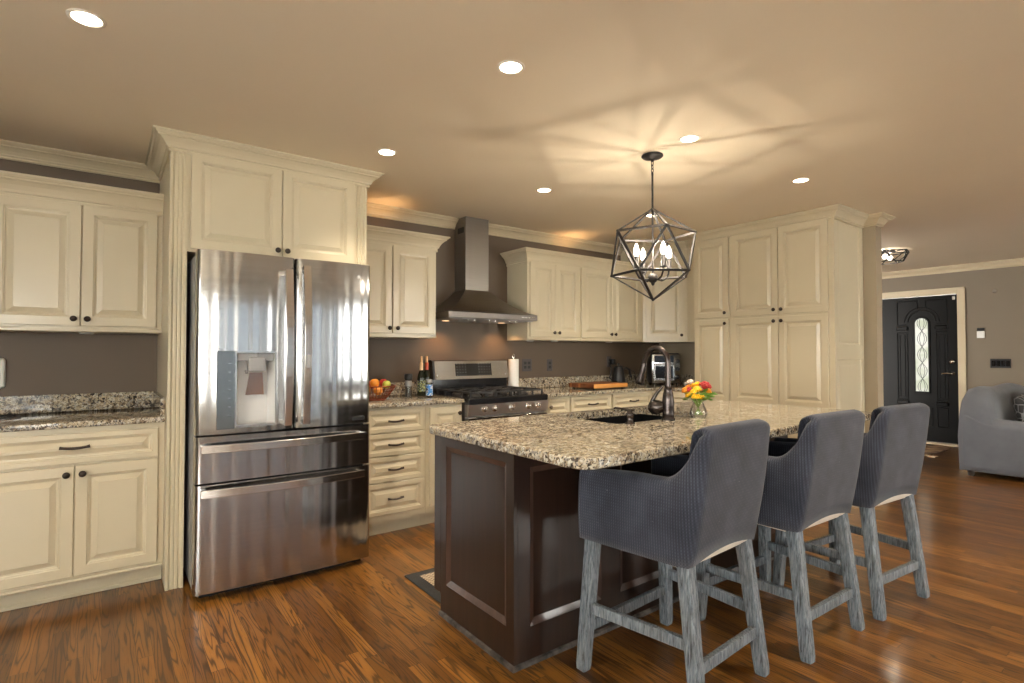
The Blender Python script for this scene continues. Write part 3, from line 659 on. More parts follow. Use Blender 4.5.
# ------------------------------------------------------------------ refrigerator
def fridge():
    r = root('refrigerator', 'stainless French-door refrigerator with water dispenser and two bottom drawers', 'refrigerator', (0.805, 3.5, 0))
    x0, x1 = 0.366, 1.286; f = 3.145; zt = 1.790
    b = MB().box(x0+0.004, x1-0.004, 3.262, 4.05, 0.03, zt-0.012, 0.006); b.build('body', 'grey_plastic', r)
    b = MB().box(x0+0.03, x1-0.03, 3.23, 4.0, 0.0, 0.045); b.build('base_grille', 'black_plastic', r)
    b = MB().box(x0+0.012, x1-0.012, 3.245, 3.27, 0.04, zt-0.02); b.build('gasket', 'dark_gap', r)
    for hx in (x0+0.02, x1-0.10): MB().box(hx, hx+0.08, 3.20, 3.32, zt-0.012, zt+0.008, 0.004).build('hinge_cover', 'black_plastic', r)
    xm = 0.845
    def yf(x, a, b_, bow=0.020, rad=0.022):
        u = (x-a)/(b_-a); y = f + bow*(2*u-1)**2*0.9 + 0.0007*math.sin(x*61+1.0) + 0.0004*math.sin(x*133)
        e = min(x-a, b_-x)
        if e < rad: y += rad - math.sqrt(max(0, rad*rad-(rad-e)**2))
        return y
    def strip(mb, a, b_, xa, xb, z0, z1, bow=0.02, yb=3.24):
        n = 70; xs = sorted(set([xa, xb] + [a+(b_-a)*k/n for k in range(n+1) if xa < a+(b_-a)*k/n < xb] + [a+q for q in (0.001, 0.003, 0.006, 0.010, 0.015) if xa < a+q < xb] + [b_-q for q in (0.001, 0.003, 0.006, 0.010, 0.015) if xa < b_-q < xb]))
        P = [(x, yf(x, a, b_, bow)) for x in xs]; m = len(P)
        vs = [(x, y, z0) for x, y in P] + [(x, y, z1) for x, y in P]
        mb._add(vs, [[i, i+1, m+i+1, m+i] for i in range(m-1)], True)
        for z in (z0, z1):
            mb._add([(x, y, z) for x, y in P] + [(xb, yb, z), (xa, yb, z)], [list(range(m+2))])
        mb._add([(P[0][0], P[0][1], z0), (P[0][0], P[0][1], z1), (xa, yb, z1), (xa, yb, z0)], [[0, 1, 2, 3]])
        mb._add([(P[-1][0], P[-1][1], z0), (P[-1][0], P[-1][1], z1), (xb, yb, z1), (xb, yb, z0)], [[0, 1, 2, 3]])
    # dispenser door: opening x .560-.742, z .875-1.262
    zb = 0.842; oa, ob, oz0, oz1 = 0.548, 0.738, 0.880, 1.262
    mb = MB(); a, b_ = x0, xm-0.003
    strip(mb, a, b_, a, b_, zb, oz0); strip(mb, a, b_, a, b_, oz1, zt); strip(mb, a, b_, a, oa, oz0, oz1); strip(mb, a, b_, ob, b_, oz0, oz1)
    d = mb.build('door', 'stainless', r)
    # recess: sloped side cheeks, back, chute, paddle
    yd = 3.236
    b = MB(); b.box(oa+0.0005, ob-0.0005, yd-0.008, yd, oz0, oz1)
    b._add([(oa, f+0.004, oz0), (oa, f+0.004, oz1), (oa+0.022, yd-0.008, oz1), (oa+0.022, yd-0.008, oz0)], [[0, 1, 2, 3]])
    b._add([(ob, f+0.004, oz0), (ob, f+0.004, oz1), (ob-0.022, yd-0.008, oz1), (ob-0.022, yd-0.008, oz0)], [[0, 1, 2, 3]])
    b.build('dispenser_recess', 'recess_plastic', d)
    b = MB().box(oa-0.008, oa, f-0.004, f+0.014, oz0-0.008, oz1+0.008).box(ob, ob+0.008, f-0.004, f+0.014, oz0-0.008, oz1+0.008).box(oa, ob, f-0.004, f+0.014, oz1, oz1+0.008).box(oa, ob, f-0.008, f+0.05, oz0-0.008, oz0+0.004)
    b.build('dispenser_frame', 'handle_steel', d)
    b = MB().box(oa+0.004, ob-0.004, f+0.012, f+0.07, oz1-0.045, oz1-0.002, 0.004); b.build('dispenser_hood', 'grey_plastic', d)
    b = MB().box(0.606, 0.692, f-0.004, f+0.06, 1.160, 1.240, 0.010, True); b.cyl((0.648, f+0.015, 1.24), (0.648, f+0.015, 1.262), 0.009)
    b.tube([(0.60, f+0.03, 1.165), (0.60, f+0.02, 1.155)], 0.008); b.build('water_spout', 'grey_plastic', d)
    b = MB(); b._add([(0.618, f+0.040, 1.155), (0.682, f+0.040, 1.155), (0.694, f+0.058, 1.035), (0.602, f+0.058, 1.035), (0.618, f+0.052, 1.155), (0.682, f+0.052, 1.155), (0.694, f+0.070, 1.035), (0.602, f+0.070, 1.035)],
        [[0, 1, 2, 3], [4, 5, 6, 7], [0, 1, 5, 4], [1, 2, 6, 5], [2, 3, 7, 6], [3, 0, 4, 7]]); b.build('dispenser_paddle', 'chrome', d)
    b = MB().box(0.456, oa-0.0085, f-0.0015, f+0.012, oz0-0.014, oz1+0.010, 0.002); b.build('control_panel', 'panel_glass', d)
    # fine printed legends on the control panel
    for k in range(7):
        MB().box(0.508, 0.522, f-0.0022, f-0.0016, 0.935+k*0.045, 0.9370+k*0.045).build('button', 'grey_plastic', d)
    # second door
    mb = MB(); a2, b2 = xm+0.003, x1; strip(mb, a2, b2, a2, b2, zb, zt); d2 = mb.build('door', 'stainless', r)
    b = MB().box(1.168, 1.244, f+0.002, f+0.012, 0.862, 0.885, 0.002); b.build('badge', 'black_plastic', d2)
    # drawers
    mb = MB(); strip(mb, x0, x1, x0, x1, 0.598, 0.832, 0.012); dr1 = mb.build('drawer', 'stainless', r)
    mb = MB(); strip(mb, x0, x1, x0, x1, 0.040, 0.588, 0.012); dr2 = mb.build('drawer', 'stainless', r)
    def vhandle(x, dd, z0, z1):
        n = 17; P = []
        for k in range(n):
            t = k/(n-1); P.append((x, f-0.048-0.030*math.sin(PI*t)+0.010, z0+(z1-z0)*t))
        h = MB(); h.tube(P, 1.0, rect=(0.040, 0.016), up=(0, 1, 0))
        h.box(x-0.018, x+0.018, f-0.040, f+0.03, z0, z0+0.030, 0.003).box(x-0.018, x+0.018, f-0.040, f+0.03, z1-0.030, z1, 0.003)
        o = h.build('handle', 'handle_steel', dd); bevelmod(o, 0.005, 3); return o
    vhandle(0.797, d, 0.868, 1.715); h2 = vhandle(0.893, d2, 0.868, 1.745)
    MB().box(0.882, 0.905, f-0.078, f-0.060, 1.18, 1.25, 0.003).build('latch_button', 'grey_plastic', h2)
    def hhandle(dd, z):
        n = 21; P = []
        for k in range(n):
            t = k/(n-1); P.append((0.388+0.842*t, f-0.030-0.038*math.sin(PI*t), z))
        h = MB(); h.tube(P, 1.0, rect=(0.016, 0.040), up=(0, 0, 1))
        h.box(0.388, 0.415, f-0.030, f+0.03, z-0.018, z+0.018, 0.003).box(1.203, 1.230, f-0.030, f+0.03, z-0.018, z+0.018, 0.003)
        o = h.build('handle', 'handle_steel', dd); bevelmod(o, 0.005, 3)
    hhandle(dr1, 0.775); hhandle(dr2, 0.552)
    # emblem: round mark and two letters
    e = MB().lathe((1.158, f+0.0085, 1.713), [(0.014, 0), (0.014, 0.0015), (0, 0.0016)], axis=(0, -1, 0), seg=20)
    # L and G as strokes
    def st(x, z, w, h): e.box(x, x+w, f+0.006, f+0.009, z, z+h)
    st(1.182, 1.704, 0.004, 0.018); st(1.182, 1.704, 0.012, 0.004)
    st(1.199, 1.704, 0.004, 0.018); st(1.199, 1.718, 0.014, 0.004); st(1.199, 1.704, 0.014, 0.004); st(1.209, 1.704, 0.004, 0.010); st(1.206, 1.711, 0.007, 0.003)
    e.build('emblem', 'white_plastic', d2)
fridge()

# ------------------------------------------------------------------ cabinets between refrigerator and range
c = root('base_cabinet', 'cream base cabinet of four stacked drawers between refrigerator and range', 'cabinet', (1.61, 3.85, 0))
MB().box(1.3655, 1.862, 3.55, WY-0.002, 0.105, 0.884).build('carcass', 'cream_paint', c)
MB().box(1.3655, 1.862, 3.62, 3.64, 0, 0.105).build('toe_kick', 'cream_paint', c)
for z0, z1 in ((0.712, 0.868), (0.552, 0.704), (0.375, 0.544), (0.150, 0.366)):
    d = front(c, 'drawer', (1.405, 3.53, z0), XD, 0.440, z1-z0, fw=0.040); pull(d, (1.617, 3.53, (z0+z1)/2), XD, Fy, 0.112)
c = root('base_cabinet', 'narrow cream one-door base cabinet tight against the range', 'cabinet', (2.01, 3.85, 0))
MB().box(1.8635, 2.170, 3.55, WY-0.002, 0.105, 0.884).build('carcass', 'cream_paint', c)
MB().box(1.8635, 2.170, 3.62, 3.64, 0, 0.105).build('toe_kick', 'cream_paint', c)
d = front(c, 'door', (1.892, 3.53, 0.150), XD, 0.262, 0.715); knob(d, (2.13, 3.53, 0.812), Fy)
c = root('countertop', 'speckled granite worktop with fruit bowl and bottles', 'countertop', (1.78, 3.83, 0.884))
b = MB(); slab(b, 1.3655, 2.1745, 3.515, WY-0.001); b.build('slab', 'granite', c)
b = MB().box(1.3655, 2.1745, WY-0.022, WY-0.002, 0.9155, 1.018, 0.003); b.build('backsplash', 'granite', c)
wall_cab('cream two-door wall cabinet between refrigerator panel and hood', 1.3655, 2.108, 1.378, 2.100, [(1.385, 0.340, 1.700), (1.733, 0.355, 1.765)], False, True)

# ------------------------------------------------------------------ hood
def hood():
    r = root('range_hood', 'pyramid stainless range hood with tall chimney on the taupe wall', 'range hood', (2.59, 4.0, 1.5))
    x0, x1, y0, z0, z1 = 2.140, 3.035, 3.70, 1.540, 1.590
    b = MB().box(x0, x1, y0, WY-0.002, z0, z1, 0.003); b.build('rim', 'rim_steel', r)
    ca, cb, cy, zt = 2.464, 2.702, 3.975, 1.803
    # concave canopy: rows from rim to chimney
    rows = []
    for k in range(9):
        t = k/8; s_ = t**0.85 if True else t
        z = z1 + (zt-z1)*(t**1.25)
        rows.append((x0+(ca-0.004-x0)*s_, x1+(cb+0.004-x1)*s_, y0+(cy-0.004-y0)*s_, z))
    vs = []; fs = []
    for (a, b_, y, z) in rows: vs += [(a, WY-0.002, z), (a, y, z), (b_, y, z), (b_, WY-0.002, z)]
    for k in range(8):
        for j in range(3): fs.append([k*4+j, k*4+j+1, k*4+5+j, k*4+4+j])
    MB()._add(vs, fs, False).build('canopy', 'stainless_dark', r)
    c2 = MB().box(ca, cb, cy, WY-0.002, zt-0.005, Z0-0.003, 0.002); c2.build('chimney', 'stainless_dark', r)
    MB().box(ca-0.0015, ca+0.001, cy+0.03, cy+0.13, 2.30, 2.35).build('vent_grille', 'black_plastic', r)
    f = MB().box(x0+0.03, x1-0.03, y0+0.03, WY-0.03, z0-0.006, z0-0.0005); f.build('filter_plate', 'grey_plastic', r)
    for x in (2.38, 2.59, 2.80):
        MB().tube([(x-0.03, y0+0.05, z0-0.006), (x-0.03, y0+0.05, z0-0.026), (x+0.03, y0+0.05, z0-0.026), (x+0.03, y0+0.05, z0-0.006)], 0.004, 6).build('filter_latch', 'chrome', r)
    for x in (2.30, 2.88):
        MB().lathe((x, WY-0.13, z0-0.0065), [(0.03, 0), (0.03, -0.003), (0, -0.004)]).build('hood_lamp', 'hood_lamp', r)
        light('hood_spot', 'SPOT', (x, WY-0.13, z0-0.02), 5.5, (1.0, 0.55, 0.25), (0, 0, 0), spot_size=2.2, spot_blend=0.8, shadow_soft_size=0.02)
    e = MB()
    for k in range(6): e.box(2.86+k*0.016, 2.868+k*0.016, y0-0.0015, y0, z0+0.022, z0+0.030)
    e.build('maker_mark', 'white_plastic', r)
    e = MB()
    for k in range(4): e.lathe((2.93+k*0.022, y0, z0+0.026), [(0.005, 0), (0.005, 0.003), (0, 0.004)], axis=(0, -1, 0), seg=10)
    e.build('button', 'chrome', r)
hood()

# ------------------------------------------------------------------ range
def cook_range():
    r = root('gas_range', 'stainless slide-in gas range with five knobs and raised control back', 'stove', (2.574, 3.8, 0))
    x0, x1, yf = 2.182, 2.967, 3.50
    b = MB().box(x0, x1, yf+0.03, WY-0.03, 0.03, 0.895); b.build('body', 'stainless_dark', r)
    b = MB().box(x0, x1, yf-0.024, yf+0.029, 0.8685, 0.918, 0.008).box(x0, x1, yf+0.0, WY-0.10, 0.8955, 0.918, 0.004); b.build('cooktop', 'black_enamel', r)
    # sloping knob fascia
    pts = [(yf+0.03, 0.775), (yf-0.012, 0.785), (yf-0.026, 0.868), (yf+0.03, 0.868)]
    b = MB(); n = len(pts); b._add([(x0, y, z) for y, z in pts] + [(x1, y, z) for y, z in pts], [list(range(n)), list(range(n, 2*n))] + [[i, (i+1) % n, n+(i+1) % n, n+i] for i in range(n)])
    b.build('control_fascia', 'range_steel', r)
    nd = Vector((0, -1, 0.16)).normalized()
    for x in (2.325, 2.42, 2.588, 2.755, 2.855):
        k = MB(); k.lathe((x, yf-0.019, 0.832), [(0.026, 0), (0.026, 0.004), (0.020, 0.006), (0.019, 0.028), (0.0165, 0.032), (0, 0.033)], axis=nd, seg=24)
        k.box(x-0.003, x+0.003, yf-0.056, yf-0.045, 0.822, 0.856, 0.001); k.build('knob', 'handle_steel', r)
    d = MB().box(x0+0.004, x1-0.004, yf-0.015, yf+0.028, 0.20, 0.768, 0.004).build('oven_door', 'stainless', r)
    MB().box(x0+0.10, x1-0.10, yf-0.0175, yf-0.015, 0.30, 0.745).build('door_window', 'black_enamel', d)
    h = MB(); h.tube([(x0+0.06, yf-0.015, 0.728), (x0+0.06, yf-0.055, 0.732), (x1-0.06, yf-0.055, 0.732), (x1-0.06, yf-0.015, 0.728)], 0.011, 10); h.build('door_handle', 'handle_steel', d)
    MB().box(x0+0.004, x1-0.004, yf-0.010, yf+0.028, 0.045, 0.190, 0.004).build('warming_drawer', 'stainless', r)
    MB().box(x0+0.03, x1-0.03, yf+0.05, WY-0.1, 0.0, 0.045).build('plinth', 'black_plastic', r)
    # back guard
    bx0, bx1 = x0+0.005, x1-0.005
    b = MB().box(bx0, bx1, WY-0.105, WY-0.03, 0.896, 1.035, 0.003); b.build('back_riser', 'black_enamel', r)
    pts = [(WY-0.085, 1.030), (WY-0.130, 1.036), (WY-0.105, 1.190), (WY-0.080, 1.200), (WY-0.03, 1.198), (WY-0.03, 1.030)]
    n = len(pts); b = MB(); b._add([(bx0+0.02, y, z) for y, z in pts] + [(bx1, y, z) for y, z in pts], [list(range(n)), list(range(n, 2*n))] + [[i, (i+1) % n, n+(i+1) % n, n+i] for i in range(n)])
    b.build('back_panel', 'stainless', r)
    b = MB(); b._add([(bx0, y, z) for y, z in pts] + [(bx0+0.0195, y, z) for y, z in pts], [list(range(n)), list(range(n, 2*n))] + [[i, (i+1) % n, n+(i+1) % n, n+i] for i in range(n)]); b.build('end_cap', 'black_plastic', r)
    def on(z, off): return WY-0.130+(z-1.036)*(0.025/0.154)-off
    b = MB(); xa, xb, za, zb = 2.405, 2.778, 1.062, 1.168
    b._add([(xa, on(za, 0.002), za), (xb, on(za, 0.002), za), (xb, on(zb, 0.002), zb), (xa, on(zb, 0.002), zb), (xa, on(za, -0.003), za), (xb, on(za, -0.003), za), (xb, on(zb, -0.003), zb), (xa, on(zb, -0.003), zb)],
           [[0, 1, 2, 3], [4, 5, 6, 7], [0, 1, 5, 4], [1, 2, 6, 5], [2, 3, 7, 6], [3, 0, 4, 7]]); b.build('keypad', 'keypad', r)
    e = MB()
    for (x, rr) in ((2.222, 0.008), (2.93, 0.005)): e.lathe((x, on(1.07, 0.0), 1.07), [(rr, 0), (rr, 0.0015), (0, 0.002)], axis=(0, -1, 0.15), seg=14)
    e.build('emblem', 'white_plastic', r)
    # burners and grates
    for (x, y, q) in ((2.34, 3.64, 0.042), (2.34, 3.90, 0.034), (2.575, 3.77, 0.050), (2.81, 3.64, 0.042), (2.81, 3.90, 0.030)):
        MB().lathe((x, y, 0.918), [(q+0.012, 0), (q+0.010, 0.008), (q, 0.010), (q, 0.016), (q-0.006, 0.020), (0, 0.020)], seg=24).build('burner', 'cast_iron', r)
    for (a, b_) in ((2.215, 2.452), (2.457, 2.692), (2.697, 2.935)):
        g = MB(); ya, yb = 3.515, 4.025; zt = 0.955
        g.tube([(a+0.006, ya, zt), (b_-0.006, ya, zt), (b_-0.006, yb, zt), (a+0.006, yb, zt), (a+0.006, ya, zt)], 1.0, rect=(0.013, 0.013))
        xc = (a+b_)/2
        for y in (3.64, 3.77, 3.90):
            g.bar((a+0.006, y, zt), (xc-0.025, y, zt), 0.011, 0.012); g.bar((xc+0.025, y, zt), (b_-0.006, y, zt), 0.011, 0.012)
        for s0, s1 in ((ya, 3.60), (3.68, 3.86), (3.94, yb)): g.bar((xc, s0, zt), (xc, s1, zt), 0.011, 0.012)
        for x in (a+0.006, b_-0.006):
            for y in (ya, 3.64, 3.90, yb): g.bar((x, y, 0.918), (x, y, zt), 0.012, 0.012, up=(1, 0, 0))
        g.build('grate', 'cast_iron', r)
cook_range()

# ------------------------------------------------------------------ right-hand run and corner
RX0 = 2.972
c = root('base_cabinet', 'narrow cream base cabinet with one drawer just past the range', 'cabinet', (3.115, 3.85, 0))
MB().box(RX0+0.006, 3.267, 3.55, WY-0.002, 0.105, 0.884).build('carcass', 'cream_paint', c)
MB().box(RX0+0.006, 3.267, 3.62, 3.64, 0, 0.105).build('toe_kick', 'cream_paint', c)
d = front(c, 'drawer', (3.0, 3.53, 0.730), XD, 0.258, 0.142, fw=0.038); knob(d, (3.03, 3.53, 0.80), Fy)
front(c, 'door', (3.0, 3.53, 0.135), XD, 0.258, 0.585)
def base_dd(x0, x1, label):
    c = root('base_cabinet', label, 'cabinet', ((x0+x1)/2, 3.85, 0))
    MB().box(x0, x1, 3.55, WY-0.002, 0.105, 0.884).build('carcass', 'cream_paint', c)
    MB().box(x0, x1, 3.62, 3.64, 0, 0.105).build('toe_kick', 'cream_paint', c)
    d = front(c, 'drawer', (x0+0.01, 3.53, 0.730), XD, x1-x0-0.02, 0.142, fw=0.038); pull(d, ((x0+x1)/2, 3.53, 0.800), XD, Fy, 0.115)
    w_ = (x1-x0-0.024)/2
    d = front(c, 'door', (x0+0.01, 3.53, 0.135), XD, w_, 0.585); knob(d, (x0+w_-0.02, 3.53, 0.67), Fy)
    d = front(c, 'door', (x0+w_+0.014, 3.53, 0.135), XD, w_, 0.585); knob(d, (x0+w_+0.044, 3.53, 0.67), Fy)
base_dd(3.2685, 3.795, 'cream base cabinet with wide drawer under the cutting board')
base_dd(3.7965, 4.375, 'cream base cabinet with wide drawer under the kettle')
# diagonal corner base
c = root('corner_cabinet', 'cream diagonal corner base cabinet under the toaster', 'cabinet', (4.8, 3.7, 0))
CP = [(4.377, WY-0.002), (4.377, 3.55), (4.68, 3.273), (WX-0.002, 3.273), (WX-0.002, WY-0.002)]
MB().prism(CP, 0.105, 0.884).build('carcass', 'cream_paint', c)
MB().prism([(4.377, WY-0.1), (4.377, 3.63), (4.72, 3.30), (5.2, 3.30), (5.2, WY-0.1)], 0, 0.105).build('toe_kick', 'cream_paint', c)
dg = (Vector((4.68, 3.273, 0))-Vector((4.377, 3.55, 0))); dl = dg.length; dg.normalize(); dn = Vector((dg.y, -dg.x, 0))
o_ = Vector((4.377, 3.55, 0.135)) + dg*0.015 + dn*0.02
d = front(c, 'door', o_, dg, dl-0.04, 0.735); knob(d, o_+dg*(dl-0.07)+Vector((0, 0, 0.60)), dn)
# L-shaped counter (one continuous slab)
c = root('countertop', 'speckled granite worktop wrapping the corner from range to pantry', 'countertop', (3.9, 3.83, 0.884))
b = MB().prism([(RX0+0.006, WY-0.001), (RX0+0.006, 3.515), (4.362, 3.515), (4.655, 3.2735), (WX-0.001, 3.2735), (WX-0.001, WY-0.001)], 0.8845, 0.915)
o = b.build('slab', 'granite', c); bevelmod(o, 0.006, 3)
b = MB().box(RX0+0.006, WX-0.022, WY-0.022, WY-0.002, 0.9155, 1.018, 0.003).box(WX-0.022, WX-0.002, 3.28, WY-0.0225, 0.9155, 1.018, 0.003); b.build('backsplash', 'granite', c)

# upper cabinets past the hood
wall_cab('cream two-door wall cabinet next to the hood', 3.038, 3.680, 1.378, 2.110, [(3.06, 0.302, 3.335), (3.365, 0.302, 3.395)], True, False, pucks=[(3.15, 3.95), (3.45, 3.95)])
wall_cab('cream two-door wall cabinet between its neighbour and the diagonal corner', 3.6815, 4.612, 1.378, 2.110, [(3.697, 0.430, 4.098), (4.130, 0.430, 4.160)], False, False, pucks=[(4.2, 3.95)])
c = root('corner_cabinet', 'cream diagonal corner wall cabinet with single door above the toaster', 'cabinet', (4.95, 3.8, 1.378))
A_, B_ = Vector((4.62, 3.85, 0)), Vector((4.945, 3.525, 0))
MB().prism([(4.6135, WY-0.002), (4.6135, 3.85), (A_.x, A_.y), (B_.x, B_.y), (B_.x, 3.273), (WX-0.002, 3.273), (WX-0.002, WY-0.002)], 1.378, Z0-0.002).build('carcass', 'cream_paint', c)
MB().sweep(CR, [(4.6135, WY-0.09), (4.6135, 3.8505), (A_.x, A_.y), (B_.x, B_.y), (B_.x, 3.36)], z=Z0-0.001).build('crown', 'cream_paint', c)
dg = (B_-A_); dl = dg.length; dg.normalize(); dn = Vector((dg.y, -dg.x, 0))
o_ = A_ + Vector((0, 0, 1.41)) + dg*0.03 + dn*0.02
d = front(c, 'door', o_, dg, dl-0.065, 0.940); knob(d, o_+dg*(dl-0.095)+Vector((0, 0, 0.04)), dn)

# ------------------------------------------------------------------ pantry
def pantry():
    PX, y0, y1 = 4.71, 1.97, 3.2715
    p = root('pantry_cabinet', 'tall cream pantry wall of raised-panel doors with crown to the ceiling', 'cabinet', (5.0, 2.6, 0))
    MB().box(PX, WX-0.002, y0+0.02, y1, 0.10, Z0-0.002).build('carcass', 'cream_paint', p)
    MB().box(PX+0.06, WX-0.002, y0+0.03, y1, 0, 0.10).build('toe_kick', 'cream_paint', p)
    yd = Vector((0, -1, 0)); nd = Vector((-1, 0, 0)); xf = PX-0.02
    cols = [(3.262, 2.892, 'single'), (2.862, 2.422, 'l'), (2.416, 2.010, 'r')]
    for (ya, yb, k) in cols:
        w_ = ya-yb
        kn = {'single': yb+0.030, 'l': yb+0.030, 'r': ya-0.030}[k]
        d = front(p, 'door', (xf, ya, 1.598), yd, w_, 0.762); knob(d, (xf, kn, 1.640), nd)
        d = front(p, 'door', (xf, ya, 0.800), yd, w_, 0.780); knob(d, (xf, kn, 1.540), nd)
        d = front(p, 'door', (xf, ya, 0.125), yd, w_, 0.660); knob(d, (xf, kn, 0.745), nd)
    # end panel towards the hall, two flat raised fields
    b = MB().panel((PX, y0, 1.255), (1, 0, 0), WX-0.004-PX, Z0-0.004-1.255, [(0, 0), (0.075, 0), (0.078, 0.004), (0.086, 0.008), (0.092, 0.008), (0.104, 0.004)], 0.02)
    b.build('end_panel', 'cream_paint', p)
    b = MB().panel((PX, y0, 0.0), (1, 0, 0), WX-0.004-PX, 1.2545, [(0, 0), (0.045, 0), (0.048, 0.004), (0.056, 0.008), (0.092, 0.008), (0.104, 0.004)], 0.02)
    b.build('end_panel', 'cream_paint', p)
    MB().box(PX-0.006, PX+0.02, y0-0.006, y0, 0.0, Z0-0.085, 0.002).build('corner_bead', 'cream_paint', p)
    MB().sweep([(a, dz*1.05) for a, dz in CR], [(PX-0.0006, y1), (PX-0.0006, y0-0.0006), (WX-0.001, y0-0.0006)], z=Z0-0.001).build('crown', 'cream_paint', p)
pantry()

# ------------------------------------------------------------------ island
def island():
    x0, x1, ya, yb = 1.312, 3.50, 1.750, 2.405
    r = root('kitchen_island', 'dark espresso kitchen island base with raised side panels', 'island', (2.4, 2.07, 0))
    MB().box(x0+0.02, x1-0.02, ya+0.02, yb-0.02, 0.10, 0.655).box(x0+0.02, x1-0.02, ya+0.02, yb-0.075, 0.0, 0.10).box(x0+0.02, 1.965, ya+0.02, yb-0.02, 0.655, 0.876).box(2.745, x1-0.02, ya+0.02, yb-0.02, 0.655, 0.876).box(
        1.965, 2.745, ya+0.02, 1.790, 0.655, 0.876).box(1.965, 2.745, 2.315, yb-0.02, 0.655, 0.876).build('carcass', 'espresso_wood', r)
    # end panel towards the refrigerator, notched at the toe
    def endp(x, xd, yst):
        w_ = yb-ya
        b = MB().panel((x, yst, 0.10), xd, w_, 0.776, [(0, 0), (0.046, 0)], 0.02)
        return b
    rings = [(0, 0.0), (0.088, 0.0), (0.092, 0.004), (0.098, 0.0165), (0.118, 0.0165)]
    # frame members and recessed panel as one mesh, end face at x0
    def framed(o, xd, w_, z0, z1, st, rt, rb):
        """frame-and-panel: returns (frame MB, panel MB, bead MB)"""
        o = Vector(o); xd = Vector(xd).normalized(); nd = xd.cross(Vector((0, 0, 1)))
        def bx(mb, a0, a1, b0, b1, d0, d1):
            P = [o+xd*a+Vector((0, 0, b))-nd*d for a in (a0, a1) for b in (b0, b1) for d in (d0, d1)]
            mb._add(P, [[0, 1, 3, 2], [4, 6, 7, 5], [0, 4, 5, 1], [2, 3, 7, 6], [0, 2, 6, 4], [1, 5, 7, 3]])
        f = MB(); bx(f, 0, st, z0, z1, 0, 0.02); bx(f, w_-st, w_, z0, z1, 0, 0.02); bx(f, st, w_-st, z1-rt, z1, 0, 0.02); bx(f, st, w_-st, z0, z0+rb, 0, 0.02)
        p = MB(); bx(p, st, w_-st, z0+rb, z1-rt, 0.012, 0.019)
        # bevelled bead round the field
        q = MB(); inn = 0.026
        A = [(st, z0+rb), (w_-st, z0+rb), (w_-st, z1-rt), (st, z1-rt)]; Bq = [(st+inn, z0+rb+inn), (w_-st-inn, z0+rb+inn), (w_-st-inn, z1-rt-inn), (st+inn, z1-rt-inn)]
        vs = [o+xd*a+Vector((0, 0, z))-nd*0.001 for a, z in A] + [o+xd*a+Vector((0, 0, z))-nd*0.0115 for a, z in Bq]
        q._add(vs, [[i, (i+1) % 4, 4+(i+1) % 4, 4+i] for i in range(4)])
        return f, p, q
    def put(name, o, xd, w_, z0, z1, st, rt, rb):
        f, p, q = framed(o, xd, w_, z0, z1, st, rt, rb)
        fo = f.build(name, 'espresso_wood', r); p.build('field', 'espresso_wood', fo); q.build('bead', 'espresso_worn', fo, label='reddish brown worn bead')
    put('end_panel', (x0, yb-0.065, 0), (0, -1, 0), yb-0.065-ya, 0.0, 0.876, 0.052, 0.062, 0.155)
    MB().box(x0, x0+0.02, yb-0.0645, yb, 0.10, 0.876, 0.002).build('corner_stile', 'espresso_wood', r)
    put('end_panel', (x1, ya, 0), (0, 1, 0), yb-0.065-ya, 0.0, 0.876, 0.052, 0.062, 0.155)
    # seating side: four panels
    n = 4; wd = (x1-x0-0.042)/n
    for k in range(n):
        put('back_panel', (x0+0.021+k*wd, ya, 0), (1, 0, 0), wd, 0.0, 0.876, 0.062, 0.082, 0.150)
    # kitchen side: doors and drawers
    for k in range(4):
        xx = x1-0.03-k*0.535
        if k in (1, 2):
            pass
        d = front(r, 'drawer', (xx, yb, 0.725), (-1, 0, 0), 0.525, 0.140, 'espresso_wood', fw=0.04) if k not in (1, 2) else front(r, 'false_front', (xx, yb, 0.725), (-1, 0, 0), 0.525, 0.140, 'espresso_wood', fw=0.04)
        if k not in (1, 2): pull(d, (xx-0.262, yb, 0.795), (-1, 0, 0), (0, 1, 0), 0.11)
        d = front(r, 'door', (xx, yb, 0.12), (-1, 0, 0), 0.525, 0.595, 'espresso_wood'); knob(d, (xx-(0.49 if k % 2 == 0 else 0.035), yb, 0.66), (0, 1, 0))
    # worn shoe strip
    b = MB().sweep([(0, 0), (0.012, 0), (0.010, 0.014), (0, 0.018)], [(x0, yb-0.065), (x0, ya), (x1, ya), (x1, yb-0.065)])
    b.build('shoe_moulding', 'shoe_worn', r, label='scuffed dark shoe moulding')
    for xc in (1.80, 2.35, 2.95):
        b = MB().prism([(xc-0.02, 0), (xc+0.02, 0), (xc+0.02, 1), (xc-0.02, 1)], 0, 1); b.bm.free()
        b = MB(); P = [(ya-0.001, 0.875), (ya-0.20, 0.875), (ya-0.20, 0.855), (ya-0.06, 0.80), (ya-0.001, 0.70)]
        m = len(P); b._add([(xc-0.02, y, z) for y, z in P] + [(xc+0.02, y, z) for y, z in P], [list(range(m)), list(range(m, 2*m))] + [[i, (i+1) % m, m+(i+1) % m, m+i] for i in range(m)])
        b.build('bracket', 'espresso_wood', r)
    # ---- top with the sink cut-out
    t = root('island_countertop', 'large granite island top with rounded corners and overhang', 'countertop', (2.4, 1.82, 0.876))
    X0, X1, Y0, Y1, rd, Zb, Zt = 1.235, 3.62, 1.278, 2.372, 0.075, 0.8765, 0.915
    sx0, sx1, sy0, sy1 = 1.995, 2.715, 1.820, 2.285
    out = []
    for cx, cy, a0 in ((X1-rd, Y1-rd, 0), (X0+rd, Y1-rd, 90), (X0+rd, Y0+rd, 180), (X1-rd, Y0+rd, 270)):
        for k in range(7):
            a = math.radians(a0+15*k); out.append((cx+rd*math.cos(a), cy+rd*math.sin(a)))
    hole = []
